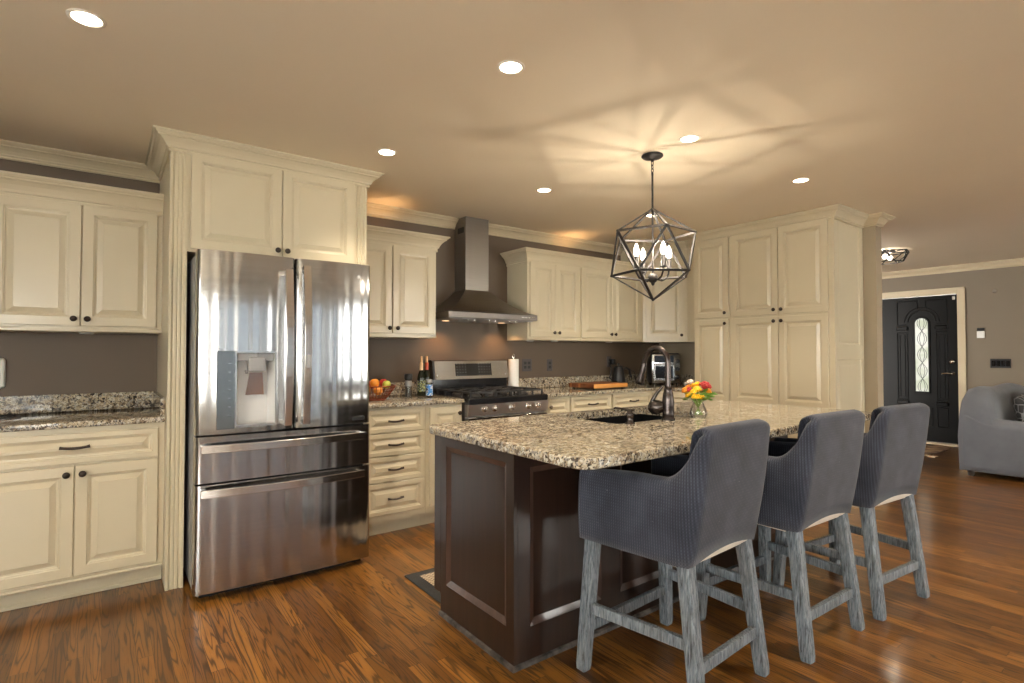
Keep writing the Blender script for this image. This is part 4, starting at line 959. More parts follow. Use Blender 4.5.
    for cx, cy, a0 in ((sx1-0.02, sy1-0.02, 0), (sx0+0.02, sy1-0.02, 90), (sx0+0.02, sy0+0.02, 180), (sx1-0.02, sy0+0.02, 270)):
        for k in range(7):
            a = math.radians(a0+15*k); hole.append((cx+0.02*math.cos(a), cy+0.02*math.sin(a)))
    b = MB(); n = len(out); e = 0.005
    bm = b.bm
    prof = [(0.004, Zb), (0.0, Zb+0.004), (0.0, Zt-0.008), (0.003, Zt-0.002), (0.008, Zt)]
    def inset(pts, d, sgn=1):
        res = []
        m = len(pts)
        for i in range(m):
            p, q = Vector(pts[i-1]), Vector(pts[(i+1) % m]); tt = (q-p).normalized(); res.append((pts[i][0]-sgn*d*tt.y, pts[i][1]+sgn*d*tt.x))
        return res
    ro = [[bm.verts.new((x, y, z)) for x, y in inset(out, d)] for d, z in prof]
    rh = [[bm.verts.new((x, y, z)) for x, y in hole] for z in (Zb, Zt)]
    for i in range(len(ro)-1):
        for k in range(n):
            fc = bm.faces.new([ro[i][k], ro[i][(k+1) % n], ro[i+1][(k+1) % n], ro[i+1][k]]); fc.smooth = False
    for k in range(n):
        bm.faces.new([rh[0][k], rh[0][(k+1) % n], rh[1][(k+1) % n], rh[1][k]])
        bm.faces.new([ro[-1][k], ro[-1][(k+1) % n], rh[1][(k+1) % n], rh[1][k]])
        bm.faces.new([ro[0][k], ro[0][(k+1) % n], rh[0][(k+1) % n], rh[0][k]])
    b.build('slab', 'granite', t)
    # sink
    s = root('kitchen_sink', 'black undermount sink set in the granite island top', 'sink', (2.35, 2.02, 0.68))
    b = MB(); q = 0.006
    def ring(ins, z): return [(sx0-q+ins, sy0-q+ins, z), (sx1+q-ins, sy0-q+ins, z), (sx1+q-ins, sy1+q-ins, z), (sx0-q+ins, sy1+q-ins, z)]
    vs = ring(-0.015, 0.8755) + ring(0, 0.8755) + ring(0.005, 0.70) + ring(0.03, 0.682) + ring(-0.015, 0.866) + ring(-0.008, 0.66)
    fs = []
    for a, c_ in ((0, 4), (4, 8), (8, 12), (0, 16), (16, 20)): fs += [[a+i, a+(i+1) % 4, c_+(i+1) % 4, c_+i] for i in range(4)]
    fs += [[12, 13, 14, 15], [20, 21, 22, 23]]; b._add(vs, fs); b.build('basin', 'sink_composite', s)
    MB().lathe((2.35, 2.03, 0.6825), [(0.045, 0), (0.045, 0.003), (0.03, 0.004), (0, 0.002)]).build('drain', 'faucet_bronze', s)
simple('shoe_worn', (0.06, 0.052, 0.046), 0.5, var=0.9, scale=25)
island()

# ------------------------------------------------------------------ faucet and soap pump
def faucet():
    x, y, z = 2.324, 1.775, 0.915
    r = root('kitchen_faucet', 'bronze gooseneck pull-down faucet on the island', 'faucet', (x, y, z))
    MB().lathe((x, y, z), [(0.034, 0.0005), (0.034, 0.010), (0.030, 0.014), (0.029, 0.05), (0.031, 0.09), (0.026, 0.135), (0.021, 0.15), (0.022, 0.158), (0.018, 0.165), (0.017, 0.18)], seg=28).build('body', 'faucet_bronze', r)
    P = [(x, y, z+0.17), (x, y, z+0.29)]
    rad = 0.075; yc = y+rad; zc = z+0.295
    for k in range(1, 15):
        a = math.radians(180-12*k); P.append((x, yc-rad*math.cos(PI-a)*1.0 if False else yc+rad*math.cos(a), zc+rad*math.sin(a)))
    # the arm slants outward down to the spray head
    last = Vector(P[-1]); d_ = Vector((0, 0.28, -1)).normalized()
    P.append(tuple(last+d_*0.02))
    MB().tube(P, 0.0145, 14).build('gooseneck', 'faucet_bronze', r)
    a = Vector(P[-1])
    MB().rings([(a, 0.016), (a+d_*0.006, 0.018), (a+d_*0.05, 0.019), (a+d_*0.095, 0.025), (a+d_*0.115, 0.026), (a+d_*0.118, 0.020)], d_, 20).build('spray_head', 'faucet_bronze', r)
    # teardrop lever housing to the side, pointing to the sink and camera left
    o = MB(); c0 = Vector((x-0.012, y+0.018, z+0.070)); dr = Vector((-0.35, 0.9, -0.15)).normalized()
    o.rings([(c0, 0.022), (c0+dr*0.02, 0.034), (c0+dr*0.045, 0.040), (c0+dr*0.068, 0.032), (c0+dr*0.082, 0.014), (c0+dr*0.085, 0.002)], dr, 20)
    o.build('valve_housing', 'faucet_bronze', r)
    h = MB(); h.tube([c0+dr*0.066+Vector((0, 0, 0.0)), c0+dr*0.062+Vector((0, 0, 0.035)), c0+dr*0.035+Vector((0, 0, 0.075)), c0+dr*0.005+Vector((0.0, 0, 0.105))], [0.013, 0.011, 0.009, 0.006], 12); h.build('lever', 'faucet_bronze', r)
    x, y = 2.048, 1.790
    s = root('soap_pump', 'short bronze soap dispenser at the front corner of the sink', 'soap dispenser', (x, y, z))
    MB().lathe((x, y, z), [(0.024, 0.0005), (0.024, 0.006), (0.016, 0.010), (0.015, 0.035), (0.018, 0.040), (0.018, 0.052), (0.013, 0.056), (0.013, 0.068), (0.010, 0.072)], seg=22).build('body', 'faucet_bronze', s)
    MB().tube([(x, y, z+0.064), (x-0.01, y+0.03, z+0.070), (x-0.02, y+0.075, z+0.074), (x-0.022, y+0.085, z+0.068)], [0.008, 0.006, 0.005, 0.004], 10).build('nozzle', 'faucet_bronze', s)
faucet()

# ------------------------------------------------------------------ vase of flowers
def vase():
    x, y, z = 2.563, 1.762, 0.9155
    r = root('flower_vase', 'small clear glass vase of yellow and red flowers on the island', 'vase', (x, y, z))
    prof = [(0.038, 0.0), (0.045, 0.006), (0.048, 0.02), (0.042, 0.045), (0.031, 0.068), (0.029, 0.078), (0.034, 0.094)]
    MB().lathe((x, y, z), prof, seg=28, caps=False).lathe((x, y, z), [(a-0.003, h+0.004 if h == 0 else h) for a, h in prof], seg=28, caps=False).lathe((x, y, z), [(0.037, 0), (0.037, 0.004)], seg=28).build('glass', 'clear_glass', r)
    MB().lathe((x, y, z), [(0.038, 0.006), (0.043, 0.02), (0.038, 0.044), (0.031, 0.056)], seg=24).build('water', 'clear_glass', r)
    rnd = random.Random(3)
    F = []
    rx = Vector((math.sin(AZ), -math.cos(AZ), 0)); fw = Vector((math.cos(AZ), math.sin(AZ), 0))
    lay = [('yellow_petal', -0.052, 0.005, 0.118, 0.018), ('orange_petal', -0.070, 0.0, 0.145, 0.020), ('yellow_petal', -0.035, -0.02, 0.135, 0.020), ('yellow_petal', -0.012, -0.03, 0.112, 0.020), ('yellow_petal', 0.012, -0.02, 0.108, 0.019),
           ('yellow_petal', -0.008, -0.01, 0.150, 0.022), ('orange_petal', -0.045, 0.02, 0.160, 0.020), ('red_petal', -0.055, -0.01, 0.148, 0.018), ('red_petal', 0.035, -0.01, 0.170, 0.032), ('orange_petal', 0.055, 0.0, 0.140, 0.018),
           ('yellow_petal', 0.005, 0.02, 0.175, 0.020), ('yellow_petal', -0.02, 0.03, 0.168, 0.018), ('cream_petal', -0.040, 0.01, 0.188, 0.020), ('red_petal', 0.018, 0.0, 0.140, 0.016), ('orange_petal', 0.060, 0.01, 0.160, 0.014), ('yellow_petal', -0.030, -0.03, 0.112, 0.016)]
    for k, (mt, a, b_, h, s_) in enumerate(lay):
        c = Vector((x, y, z)) + rx*a + fw*b_ + Vector((0, 0, h))
        up = (c - Vector((x, y, z+0.05))).normalized()
        m = MB()
        # layered petals: rings of small cupped discs around the head
        u = up.orthogonal().normalized(); w_ = up.cross(u)
        m.ball(c-up*s_*0.1, s_*0.62, 12)
        for lay_, (nn, rr, sz, tl) in enumerate(((5, 0.35, 0.5, 0.8), (8, 0.62, 0.48, 0.35), (10, 0.82, 0.45, -0.05))):
            for j in range(nn):
                t = 2*PI*(j+0.5*lay_)/nn
                dv = u*math.cos(t)+w_*math.sin(t)
                m.ball(c + dv*(s_*rr) + up*(s_*tl*0.55), s_*sz*0.62, 8, sq=(1, 1, 0.85))
        m.build('blossom', mt, r)
        F.append(c)
    st = MB()
    for c in F:
        b0 = Vector((x, y, z+0.012)) + (Vector((c.x, c.y, 0))-Vector((x, y, 0)))*-0.35
        nk = Vector((x, y, z+0.075)) + (Vector((c.x, c.y, 0))-Vector((x, y, 0)))*0.25
        st.tube([b0, nk, c], 0.0022, 6)
    st.build('stems', 'stem_green', r)
    lf = MB()
    for k in range(34):
        t = rnd.uniform(0, 2*PI); q = rnd.uniform(0.02, 0.062); h = rnd.uniform(0.088, 0.15); c = Vector((x+q*math.cos(t), y+q*math.sin(t), z+h))
        dv = Vector((math.cos(t), math.sin(t), rnd.uniform(-0.3, 0.5))).normalized(); sd = dv.cross(Vector((0, 0, 1))).normalized(); ln = rnd.uniform(0.03, 0.05); wd = ln*0.3
        up = sd.cross(dv)*0.004
        lf._add([c, c+dv*ln*0.4+sd*wd+up, c+dv*ln, c+dv*ln*0.4-sd*wd+up, c+dv*ln*0.5-up*1.5, c-up], [[0, 1, 4], [1, 2, 4], [2, 3, 4], [3, 0, 4], [0, 1, 5], [0, 3, 5]], True)
    for dx in ((0.09, 0.105), (0.105, 0.118)):
        c = Vector((x, y, z+dx[1])) + rx*0.045; e = Vector((x, y, z+dx[1]+0.004)) + rx*dx[0]; lf.tube([c, (c+e)/2+Vector((0, 0, 0.006)), e], [0.004, 0.009, 0.002], 6)
    lf.build('foliage', 'green_leaf', r)
vase()

# ------------------------------------------------------------------ counter stools
def make_stool():
    """local frame: front towards +Y (the island), origin on the floor"""
    r = root('counter_stool', 'x', 'stool')
    # shell path in plan (outer line), from front of one arm round the back to the other
    fw, rw, fy, ry, cr = 0.285, 0.245, 0.235, -0.238, 0.034
    path = []
    def seg(p, q, n):
        for k in range(n): t = k/n; path.append((p[0]+(q[0]-p[0])*t, p[1]+(q[1]-p[1])*t))
    seg((-fw, fy), (-rw-0.006, ry+cr), 40)
    for k in range(7):
        a = math.radians(180+15*k); path.append((-rw+cr+cr*math.cos(a), ry+cr+cr*math.sin(a)))
    seg((-rw+cr+0.012, ry), (rw-cr, ry), 14)
    for k in range(7):
        a = math.radians(270+15*k); path.append((rw-cr+cr*math.cos(a), ry+cr+cr*math.sin(a)))
    seg((rw+0.003, ry+cr+0.01), (fw, fy), 40); path.append((fw, fy))
    n = len(path); th = 0.075; zb = 0.515; seat = 0.665
    # arc-wise top height
    def top(x, y):
        # back height near the rear, sweeping down to the arms
        t = (y - ry - 0.030)/0.105; t = max(0.0, min(1.0, t)); s_ = 1-(1-t)**2.0
        back = 1.005; arm = 0.812 - 0.018*max(0.0, (y-0.0)/0.235)
        # rounded upper corners of the back
        cx_ = max(0.0, abs(x) - (rw-0.07))/0.075
        rnd_ = 0.030*min(1, cx_)**2 if y < ry+0.08 else 0.030
        return (back-rnd_)*(1-s_) + arm*s_
    def lean(y, z):
        w_ = max(0.0, min(1.0, (0.02 - y)/0.20)); return -0.075*w_*max(0, (z-zb))/0.49
    rows = []
    for i, (x, y) in enumerate(path):
        p = Vector(path[max(0, i-1)]); q = Vector(path[min(n-1, i+1)]); t = (q-p).normalized(); nx, ny = -t.y, t.x   # inward normal (path runs counter-clockwise)
        T = top(x, y)
        bz = zb + (0.032*(1-(x/(rw-0.01))**2) if (y < ry+0.02 and abs(x) < rw-0.01) else 0.0)
        col = []
        puff = 0.007
        for k in range(9):
            z = bz + (T-0.028-bz)*k/8; f = math.sin(PI*k/8)*puff; col.append((x-nx*f, y-ny*f, z))
        for a in (30, 60, 90, 120, 150):
            aa = math.radians(a); off = th/2 - th/2*math.cos(aa); col.append((x+nx*off, y+ny*off, T-0.028+0.028*math.sin(aa)))
        for k in range(5):
            z = T-0.028 + (seat-0.02-(T-0.028))*k/4; col.append((x+nx*th, y+ny*th, z))
        col.append((x+nx*th*0.6, y+ny*th*0.6, bz+0.008)); col.append((x+nx*0.010, y+ny*0.010, bz+0.001))
        rows.append([(a, b+lean(b, c), c) for a, b, c in col])
    vs = [p for rw_ in rows for p in rw_]; m = len(rows[0]); fs = []
    for i in range(n-1):
        for k in range(m): fs.append([i*m+k, i*m+(k+1) % m, (i+1)*m+(k+1) % m, (i+1)*m+k])
    fs += [list(range(m))[::-1], list(range((n-1)*m, n*m))]
    b = MB(); b._add(vs, fs, True)
    sh = b.build('slipcover', 'slipcover_charcoal', r)
    # seat cushion and its front skirt under the same cloth
    b = MB(); b.box(-0.212, 0.212, -0.16, 0.250, zb+0.02, 0.685, 0.035, True); st = b.build('seat', 'slipcover_charcoal', r)
    b = MB().box(-0.225, 0.225, -0.205, 0.225, 0.500, 0.535, 0.004); b.box(-0.22, 0.22, -0.224, -0.204, 0.515, 0.60, 0.004)
    b.build('seat_lining', 'cream_lining', r, label='cream cotton lining under the cover')
    # legs
    feet = {'fl': (-0.285, 0.215), 'fr': (0.285, 0.215), 'rl': (-0.228, -0.262), 'rr': (0.228, -0.262)}
    tops = {'fl': (-0.245, 0.195), 'fr': (0.245, 0.195), 'rl': (-0.205, -0.198), 'rr': (0.205, -0.198)}
    def at(k, z): t = (0.525-z)/0.525; return Vector((tops[k][0]+(feet[k][0]-tops[k][0])*t, tops[k][1]+(feet[k][1]-tops[k][1])*t, z))
    for k in feet:
        l = MB(); P = [at(k, 0.525), at(k, 0.02), at(k, 0.0)]
        l.tube(P, [1.08, 0.98, 0.88], rect=(0.047, 0.047), up=(0, 1, 0)); o = l.build('leg', 'weathered_wood', r); bevelmod(o, 0.006, 2)
    for a, b_, z in (('fl', 'rl', 0.245), ('fr', 'rr', 0.245), ('fl', 'fr', 0.165), ('rl', 'rr', 0.165)):
        s_ = MB(); s_.bar(at(a, z), at(b_, z), 0.024, 0.042); o = s_.build('stretcher', 'weathered_wood', r); bevelmod(o, 0.004, 2)
    return r
stool = make_stool()
GS = 'charcoal slipcovered stools along the island'
specs = [((1.842, 1.400, 0), math.radians(3.5), 'charcoal slipcovered counter stool nearest the refrigerator end of the island'),
         ((2.552, 1.342, 0), math.radians(-1.5), 'charcoal slipcovered counter stool between the other two stools'),
         ((3.205, 1.292, 0), math.radians(-5), 'charcoal slipcovered counter stool nearest the pantry and front door')]
for i, (lc, rz, lb) in enumerate(specs):
    if i == 0:
        stool.location = lc; stool.rotation_euler = (0, 0, rz); stool['label'] = lb; stool['group'] = GS
    else: dup(stool, lc, rz, lb, GS)

# ------------------------------------------------------------------ pendant
def pendant():
    x, y = 2.60, 2.09
    r = root('pendant_light', 'dark bronze geometric cage pendant with four candle bulbs over the island', 'pendant light', (x, y, CE))
    MB().lathe((x, y, CE), [(0.062, -0.001), (0.064, -0.008), (0.055, -0.016), (0.030, -0.024), (0.010, -0.028), (0.009, -0.040)], seg=32).build('ceiling_canopy', 'pendant_bronze', r)
    c = MB(); z = CE-0.040
    for k in range(4):
        pts = []
        for j in range(13):
            t = 2*PI*j/12; a, b_ = 0.008*math.cos(t), 0.014*math.sin(t)
            pts.append((x+(a if k % 2 else 0), y+(0 if k % 2 else a), z-0.010-k*0.021+b_))
        c.tube(pts, 0.0022, 6, caps=False)
    c.build('chain', 'pendant_bronze', r)
    MB().cyl((x, y, 2.335), (x, y, 1.71), 0.006, seg=12).build('stem', 'pendant_bronze', r)
    zc, R = 1.847, 0.272; rr = R*0.8944; hz = R/math.sqrt(5)
    V = [Vector((x, y, zc+R))]
    A0 = AZ-PI/2-math.radians(14.5)
    for k in range(5): a = A0+math.radians(72*k); V.append(Vector((x+rr*math.cos(a), y+rr*math.sin(a), zc+hz)))
    for k in range(5): a = A0+math.radians(72*k+36); V.append(Vector((x+rr*math.cos(a), y+rr*math.sin(a), zc-hz)))
    V.append(Vector((x, y, zc-R)))
    E = [(0, k) for k in range(1, 6)] + [(k, k % 5+1) for k in range(1, 6)] + [(k+5, k % 5+6) for k in range(1, 6)] + [(11, k+5) for k in range(1, 6)]
    for k in range(1, 6): E += [(k, k+5), (k, (k+3) % 5+6)]
    m = MB(); ctr = Vector((x, y, zc))
    for a, b_ in E: m.tube([V[a], V[b_]], 1.0, rect=(0.0135, 0.0075), up=((V[a]+V[b_])/2-ctr))
    for v in V: m.ball(v, 0.008, 8)
    m.build('cage_frame', 'pendant_bronze', r)
    MB().ball((x, y, 1.705), 0.031, 18).lathe((x, y, 1.66), [(0.004, 0), (0.010, 0.008), (0.012, 0.02)], seg=12).build('hub', 'pendant_bronze', r)
    for k in range(4):
        a = A0+math.radians(32+90*k); d = Vector((math.cos(a), math.sin(a), 0)); c0 = Vector((x, y, 1.70))
        pts = [c0+d*0.025, c0+d*0.06+Vector((0, 0, -0.008)), c0+d*0.092+Vector((0, 0, 0.006)), c0+d*0.108+Vector((0, 0, 0.035)), c0+d*0.110+Vector((0, 0, 0.06))]
        am = MB().tube(pts, 0.0055, 10).build('arm', 'pendant_bronze', r)
        q = c0+d*0.110
        MB().lathe(q, [(0.018, 0.055), (0.020, 0.06), (0.0145, 0.064), (0.0145, 0.125), (0.012, 0.128)], seg=18).build('candle_sleeve', 'pendant_bronze', am)
        MB().lathe(q, [(0.009, 0.128), (0.0165, 0.145), (0.0175, 0.160), (0.013, 0.182), (0.006, 0.200), (0.001, 0.206)], seg=16).build('bulb', 'candle_bulb', am)
        light('candle_point', 'POINT', tuple(q+Vector((0, 0, 0.165))), 3.8, (1.0, 0.86, 0.68), shadow_soft_size=0.003)
pendant()

# ------------------------------------------------------------------ recessed ceiling lights
rl = root('recessed_light', 'x', 'ceiling light')
MB().lathe((0, 0, 0), [(0.045, 0.0), (0.045, -0.003), (0.050, -0.004), (0.056, -0.003), (0.058, 0.0)], seg=40, caps=False).build('trim_ring', 'light_baffle', rl)
MB().lathe((0, 0, 0), [(0.044, -0.0005), (0.044, -0.0015), (0.034, -0.0018), (0.033, -0.0008), (0.032, -0.0018), (0.0, -0.002)], seg=40).build('lamp', 'can_lamp', rl)
LG = 'recessed lights in the ceiling'
pts = [((-0.070, 2.418), 'round recessed light over the floor before the first wall cabinet'), ((1.325, 1.788), 'round recessed light above the refrigerator end of the island'),
       ((1.308, 2.988), 'round recessed light just past the tall refrigerator cabinet crown'), ((2.53, 3.008), 'round recessed light in front of the range hood'),
       ((2.56, 1.804), 'round recessed light right beside the pendant canopy'), ((3.79, 1.788), 'round recessed light nearest the pantry cabinet'),
       ((3.735, 3.01), 'round recessed light seen behind the pendant stem')] + [
       ((2.6, 0.30), 'unseen recessed light added to brighten the floor behind the stools'), ((4.5, 0.30), 'unseen recessed light added to brighten the walkway past the stools'), ((6.4, 0.60), 'unseen recessed light added to brighten the sofa end of the room')]  # last three are out of view, added to brighten floor and stool backs
for i, ((x, y), lb) in enumerate(pts):
    if i == 0: rl.location = (x, y, CE-0.0005); rl['label'] = lb; rl['group'] = LG
    else: dup(rl, (x, y, CE-0.0005), 0, lb, LG)
    light('can_spot', 'SPOT', (x, y, CE-0.02), 60.0 if y > 1 else 85.0, WARM, (0, 0, 0), spot_size=math.radians(106), spot_blend=1.0, shadow_soft_size=0.055)

# hall flush light
def hall_light():
    x, y = 7.22, 2.44
    r = root('flush_ceiling_light', 'dark cage flush ceiling light in the entry hall', 'ceiling light', (x, y, CE))
    MB().lathe((x, y, CE), [(0.075, -0.001), (0.075, -0.018), (0.03, -0.03)], seg=24).build('ceiling_plate', 'pendant_bronze', r)
    m = MB(); T = []; Bt = []
    for k in range(6):
        a = math.radians(60*k+12); T.append(Vector((x+0.22*math.cos(a), y+0.22*math.sin(a), CE-0.025))); Bt.append(Vector((x+0.15*math.cos(a+0.5), y+0.15*math.sin(a+0.5), CE-0.135)))
    for k in range(6):
        m.bar(T[k], T[(k+1) % 6], 0.014, 0.010); m.bar(Bt[k], Bt[(k+1) % 6], 0.012, 0.010); m.bar(T[k], Bt[k], 0.012, 0.008); m.bar(T[(k+1) % 6], Bt[k], 0.012, 0.008); m.bar(T[k], Vector((x, y, CE-0.022)), 0.012, 0.008)
    m.build('cage_frame', 'pendant_bronze', r)
    for s_ in (-1, 1):
        MB().tube([(x, y, CE-0.03), (x+s_*0.04, y, CE-0.05)], 0.012, 10).build('socket', 'pendant_bronze', r)
        MB().ball((x+s_*0.075, y, CE-0.075), 0.028, 14).build('bulb', 'hall_bulb', r)
        light('hall_point', 'POINT', (x+s_*0.075, y, CE-0.075), 1.4, (1.0, 0.86, 0.68), shadow_soft_size=0.01)
hall_light()
# small warm lamps standing on top of the wall cabinets (they wash the ceiling)
def uplight(x, y, z, lb):
    r = root('cabinet_uplight', lb, 'lamp', (x, y, z), 0, 'lamps on the wall cabinet tops')
    MB().lathe((x, y, z), [(0.04, 0.0005), (0.04, 0.02), (0.034, 0.024)], seg=20).build('housing', 'bronze', r)
    MB().lathe((x, y, z), [(0.033, 0.0245), (0.033, 0.026), (0, 0.0265)], seg=20).build('lens', 'puck_lamp', r)
    light('cabinet_uplight_lamp', 'SPOT', (x, y, z+0.035), 3.2, (1.0, 0.56, 0.24), (PI, 0, 0), spot_size=math.radians(110), spot_blend=1.0, shadow_soft_size=0.03)
uplight(1.75, 4.0, 2.092, 'warm uplight on top of the wall cabinet before the hood')
uplight(3.75, 4.0, 2.110, 'warm uplight on top of the wall cabinets past the hood')

# ------------------------------------------------------------------ small things on the counters
ZC = 0.9155
def fruit_bowl():
    x, y = 1.580, 3.80
    r = root('fruit_bowl', 'copper wire fruit bowl beside the refrigerator', 'bowl', (x, y, ZC))
    m = MB()
    for (rad, h, t_) in ((0.075, 0.006, 0.004), (0.150, 0.105, 0.0045), (0.095, 0.030, 0.002), (0.120, 0.058, 0.002), (0.137, 0.082, 0.002)):
        m.tube([(x+rad*math.cos(2*PI*k/28), y+rad*math.sin(2*PI*k/28), ZC+h) for k in range(29)], t_, 6, caps=False)
    for k in range(30):
        a = 2*PI*k/30; m.tube([(x+q*math.cos(a), y+q*math.sin(a), ZC+h) for q, h in ((0.02, 0.006), (0.075, 0.006), (0.100, 0.034), (0.128, 0.070), (0.150, 0.105))], 0.002, 5)
    m.build('wire_basket', 'copper_wire', r)
    def fruit(nm, lb, mt, p, q, grp=None):
        o = MB(); o.lathe((x+p[0], y+p[1], ZC+p[2]-q*0.9), [(0.002, 0.10*q), (0.3*q, 0.0), (0.75*q, 0.30*q), (q, 0.9*q), (0.85*q, 1.42*q), (0.45*q, 1.78*q), (0.12*q, 1.76*q), (0.002, 1.66*q)], seg=20)
        c = single(o, nm, mt, lb, 'fruit', (x+p[0], y+p[1], ZC+p[2]-q*0.9), group=grp); subsurf(c, 1)
        return c
    fruit('orange', 'orange at the rim of the wire fruit bowl nearest the refrigerator', 'orange_fruit', (-0.02, -0.04, 0.125), 0.037)
    fruit('orange', 'lower orange in the wire fruit bowl', 'orange_fruit', (-0.005, -0.070, 0.072), 0.036)
    fruit('orange', 'orange hidden low in the wire fruit bowl', 'orange_fruit', (-0.055, 0.03, 0.080), 0.036)
    g = fruit('apple', 'yellow-green apple in the middle of the wire fruit bowl', 'green_apple', (0.075, -0.035, 0.112), 0.034)
    MB().tube([(x+0.075, y-0.035, ZC+0.136), (x+0.079, y-0.035, ZC+0.152)], 0.002, 6).build('stem', 'bronze', g)
    g = fruit('apple', 'red apple at the outer rim of the wire fruit bowl', 'red_apple', (0.085, 0.045, 0.120), 0.035)
    MB().tube([(x+0.085, y+0.045, ZC+0.145), (x+0.088, y+0.045, ZC+0.160)], 0.002, 6).build('stem', 'bronze', g)
    fruit('apple', 'red apple behind the yellow-green apple', 'red_apple', (0.005, 0.065, 0.110), 0.035)
fruit_bowl()
x, y = 1.895, 3.90
r = root('pepper_grinder', 'tall clear grinder with black cap beside the oil bottles', 'grinder', (x, y, ZC))
MB().lathe((x, y, ZC), [(0.029, 0.0), (0.030, 0.01), (0.026, 0.06), (0.027, 0.135)], seg=22).build('body', 'smoke_glass', r)
MB().lathe((x, y, ZC), [(0.023, 0.004), (0.021, 0.06), (0.021, 0.085)], seg=18).build('filling', 'spice_filling', r)
MB().lathe((x, y, ZC), [(0.0275, 0.085), (0.0275, 0.128)], seg=18).build('label_band', 'grey_plastic', r)
MB().lathe((x, y, ZC), [(0.030, 0.1355), (0.032, 0.145), (0.032, 0.175), (0.027, 0.182), (0, 0.183)], seg=22).build('cap', 'black_plastic', r)
def bottle(x, y, foil, lb):
    r = root('oil_bottle', lb, 'bottle', (x, y, ZC))
    MB().lathe((x, y, ZC), [(0.030, 0), (0.032, 0.006), (0.032, 0.145), (0.026, 0.175), (0.014, 0.205), (0.012, 0.22)], seg=24).build('glass', 'dark_bottle', r)
    MB().lathe((x, y, ZC), [(0.0325, 0.035), (0.0325, 0.125)], seg=24, caps=False).build('label_band', 'bottle_label', r)
    MB().lathe((x, y, ZC), [(0.0145, 0.206), (0.0150, 0.262), (0.011, 0.268)], seg=18).build('foil', foil, r)
    MB().lathe((x, y, ZC), [(0.0105, 0.2685), (0.009, 0.315), (0.004, 0.320)], seg=14).build('pourer', 'gold_foil', r)
bottle(2.035, 3.955, 'gold_foil', 'dark oil bottle with gold neck foil near the range')
bottle(2.115, 4.015, 'red_foil', 'dark oil bottle with red neck foil near the range')
r = root('seasoning_jar', 'small jar with blue and white label next to the oil bottles', 'jar', (2.025, 3.80, ZC))
MB().lathe((2.025, 3.80, ZC), [(0.025, 0), (0.027, 0.004), (0.027, 0.105), (0.022, 0.114)], seg=22).build('glass', 'smoke_glass', r)
MB().lathe((2.025, 3.80, ZC), [(0.0276, 0.014), (0.0276, 0.098)], seg=22, caps=False).build('label_band', 'jar_label', r)
MB().lathe((2.025, 3.80, ZC), [(0.024, 0.1145), (0.024, 0.138), (0, 0.139)], seg=22).build('lid', 'grey_plastic', r)

x, y = 3.052, 4.075
r = root('paper_towel', 'white paper towel roll on a wire stand past the range', 'paper towel', (x, y, ZC))
MB().lathe((x, y, ZC), [(0.047, 0.0125), (0.048, 0.016), (0.048, 0.284), (0.046, 0.288), (0.015, 0.288)], seg=32).build('roll', 'paper', r)
MB().lathe((x, y, ZC), [(0.056, 0), (0.056, 0.008), (0.052, 0.012)], seg=32).build('base', 'chrome', r)
b = MB().cyl((x, y, ZC+0.28), (x, y, ZC+0.305), 0.004, seg=10)
b.tube([(x-0.012, y, ZC+0.30), (x-0.014, y, ZC+0.322), (x, y, ZC+0.335), (x+0.014, y, ZC+0.322), (x+0.012, y, ZC+0.30), (x-0.012, y, ZC+0.30)], 0.003, 8); b.build('finial', 'chrome', r)

r = root('cutting_board', 'striped dark and orange wooden cutting board on the corner worktop', 'cutting board', (3.9, 3.78, ZC))
b = MB().box(3.655, 4.12, 3.625, 3.98, ZC+0.010, ZC+0.052, 0.005, True); b.build('board', 'cutting_board_wood', r)
b = MB()
for px_ in (3.69, 4.08):
    for py_ in (3.66, 3.94): b.cyl((px_, py_, ZC), (px_, py_, ZC+0.0105), 0.012, seg=12)
b.build('feet', 'rubber_black', r)

x, y = 4.42, 4.02
r = root('gooseneck_kettle', 'matte black gooseneck kettle beside the cutting board', 'kettle', (x, y, ZC))
MB().lathe((x, y, ZC), [(0.072, 0), (0.074, 0.01), (0.074, 0.022), (0.068, 0.028)], seg=28).build('heating_base', 'black_plastic', r)
MB().lathe((x, y, ZC), [(0.075, 0.0285), (0.077, 0.035), (0.056, 0.150), (0.050, 0.185), (0.046, 0.190)], seg=30).build('body', 'kettle_black', r)
MB().lathe((x, y, ZC), [(0.046, 0.1905), (0.040, 0.200), (0.012, 0.205), (0.008, 0.212), (0.013, 0.222), (0.012, 0.232), (0, 0.235)], seg=24).build('lid', 'kettle_black', r)
rxv = Vector((math.sin(AZ), -math.cos(AZ), 0)); c0 = Vector((x, y, ZC))
MB().tube([c0+rxv*0.045+Vector((0, 0, 0.165)), c0+rxv*0.085+Vector((0, 0, 0.185)), c0+rxv*0.118+Vector((0, 0, 0.165)), c0+rxv*0.125+Vector((0, 0, 0.12)), c0+rxv*0.140+Vector((0, 0, 0.085))], [0.008, 0.011, 0.013, 0.013, 0.010], 10).build('handle', 'kettle_black', r)
MB().tube([c0-rxv*0.065+Vector((0, 0, 0.05)), c0-rxv*0.095+Vector((0, 0, 0.08)), c0-rxv*0.075+Vector((0, 0, 0.15)), c0-rxv*0.085+Vector((0, 0, 0.205)), c0-rxv*0.105+Vector((0, 0, 0.212))], [0.009, 0.007, 0.006, 0.005, 0.005], 10).build('spout', 'kettle_black', r)

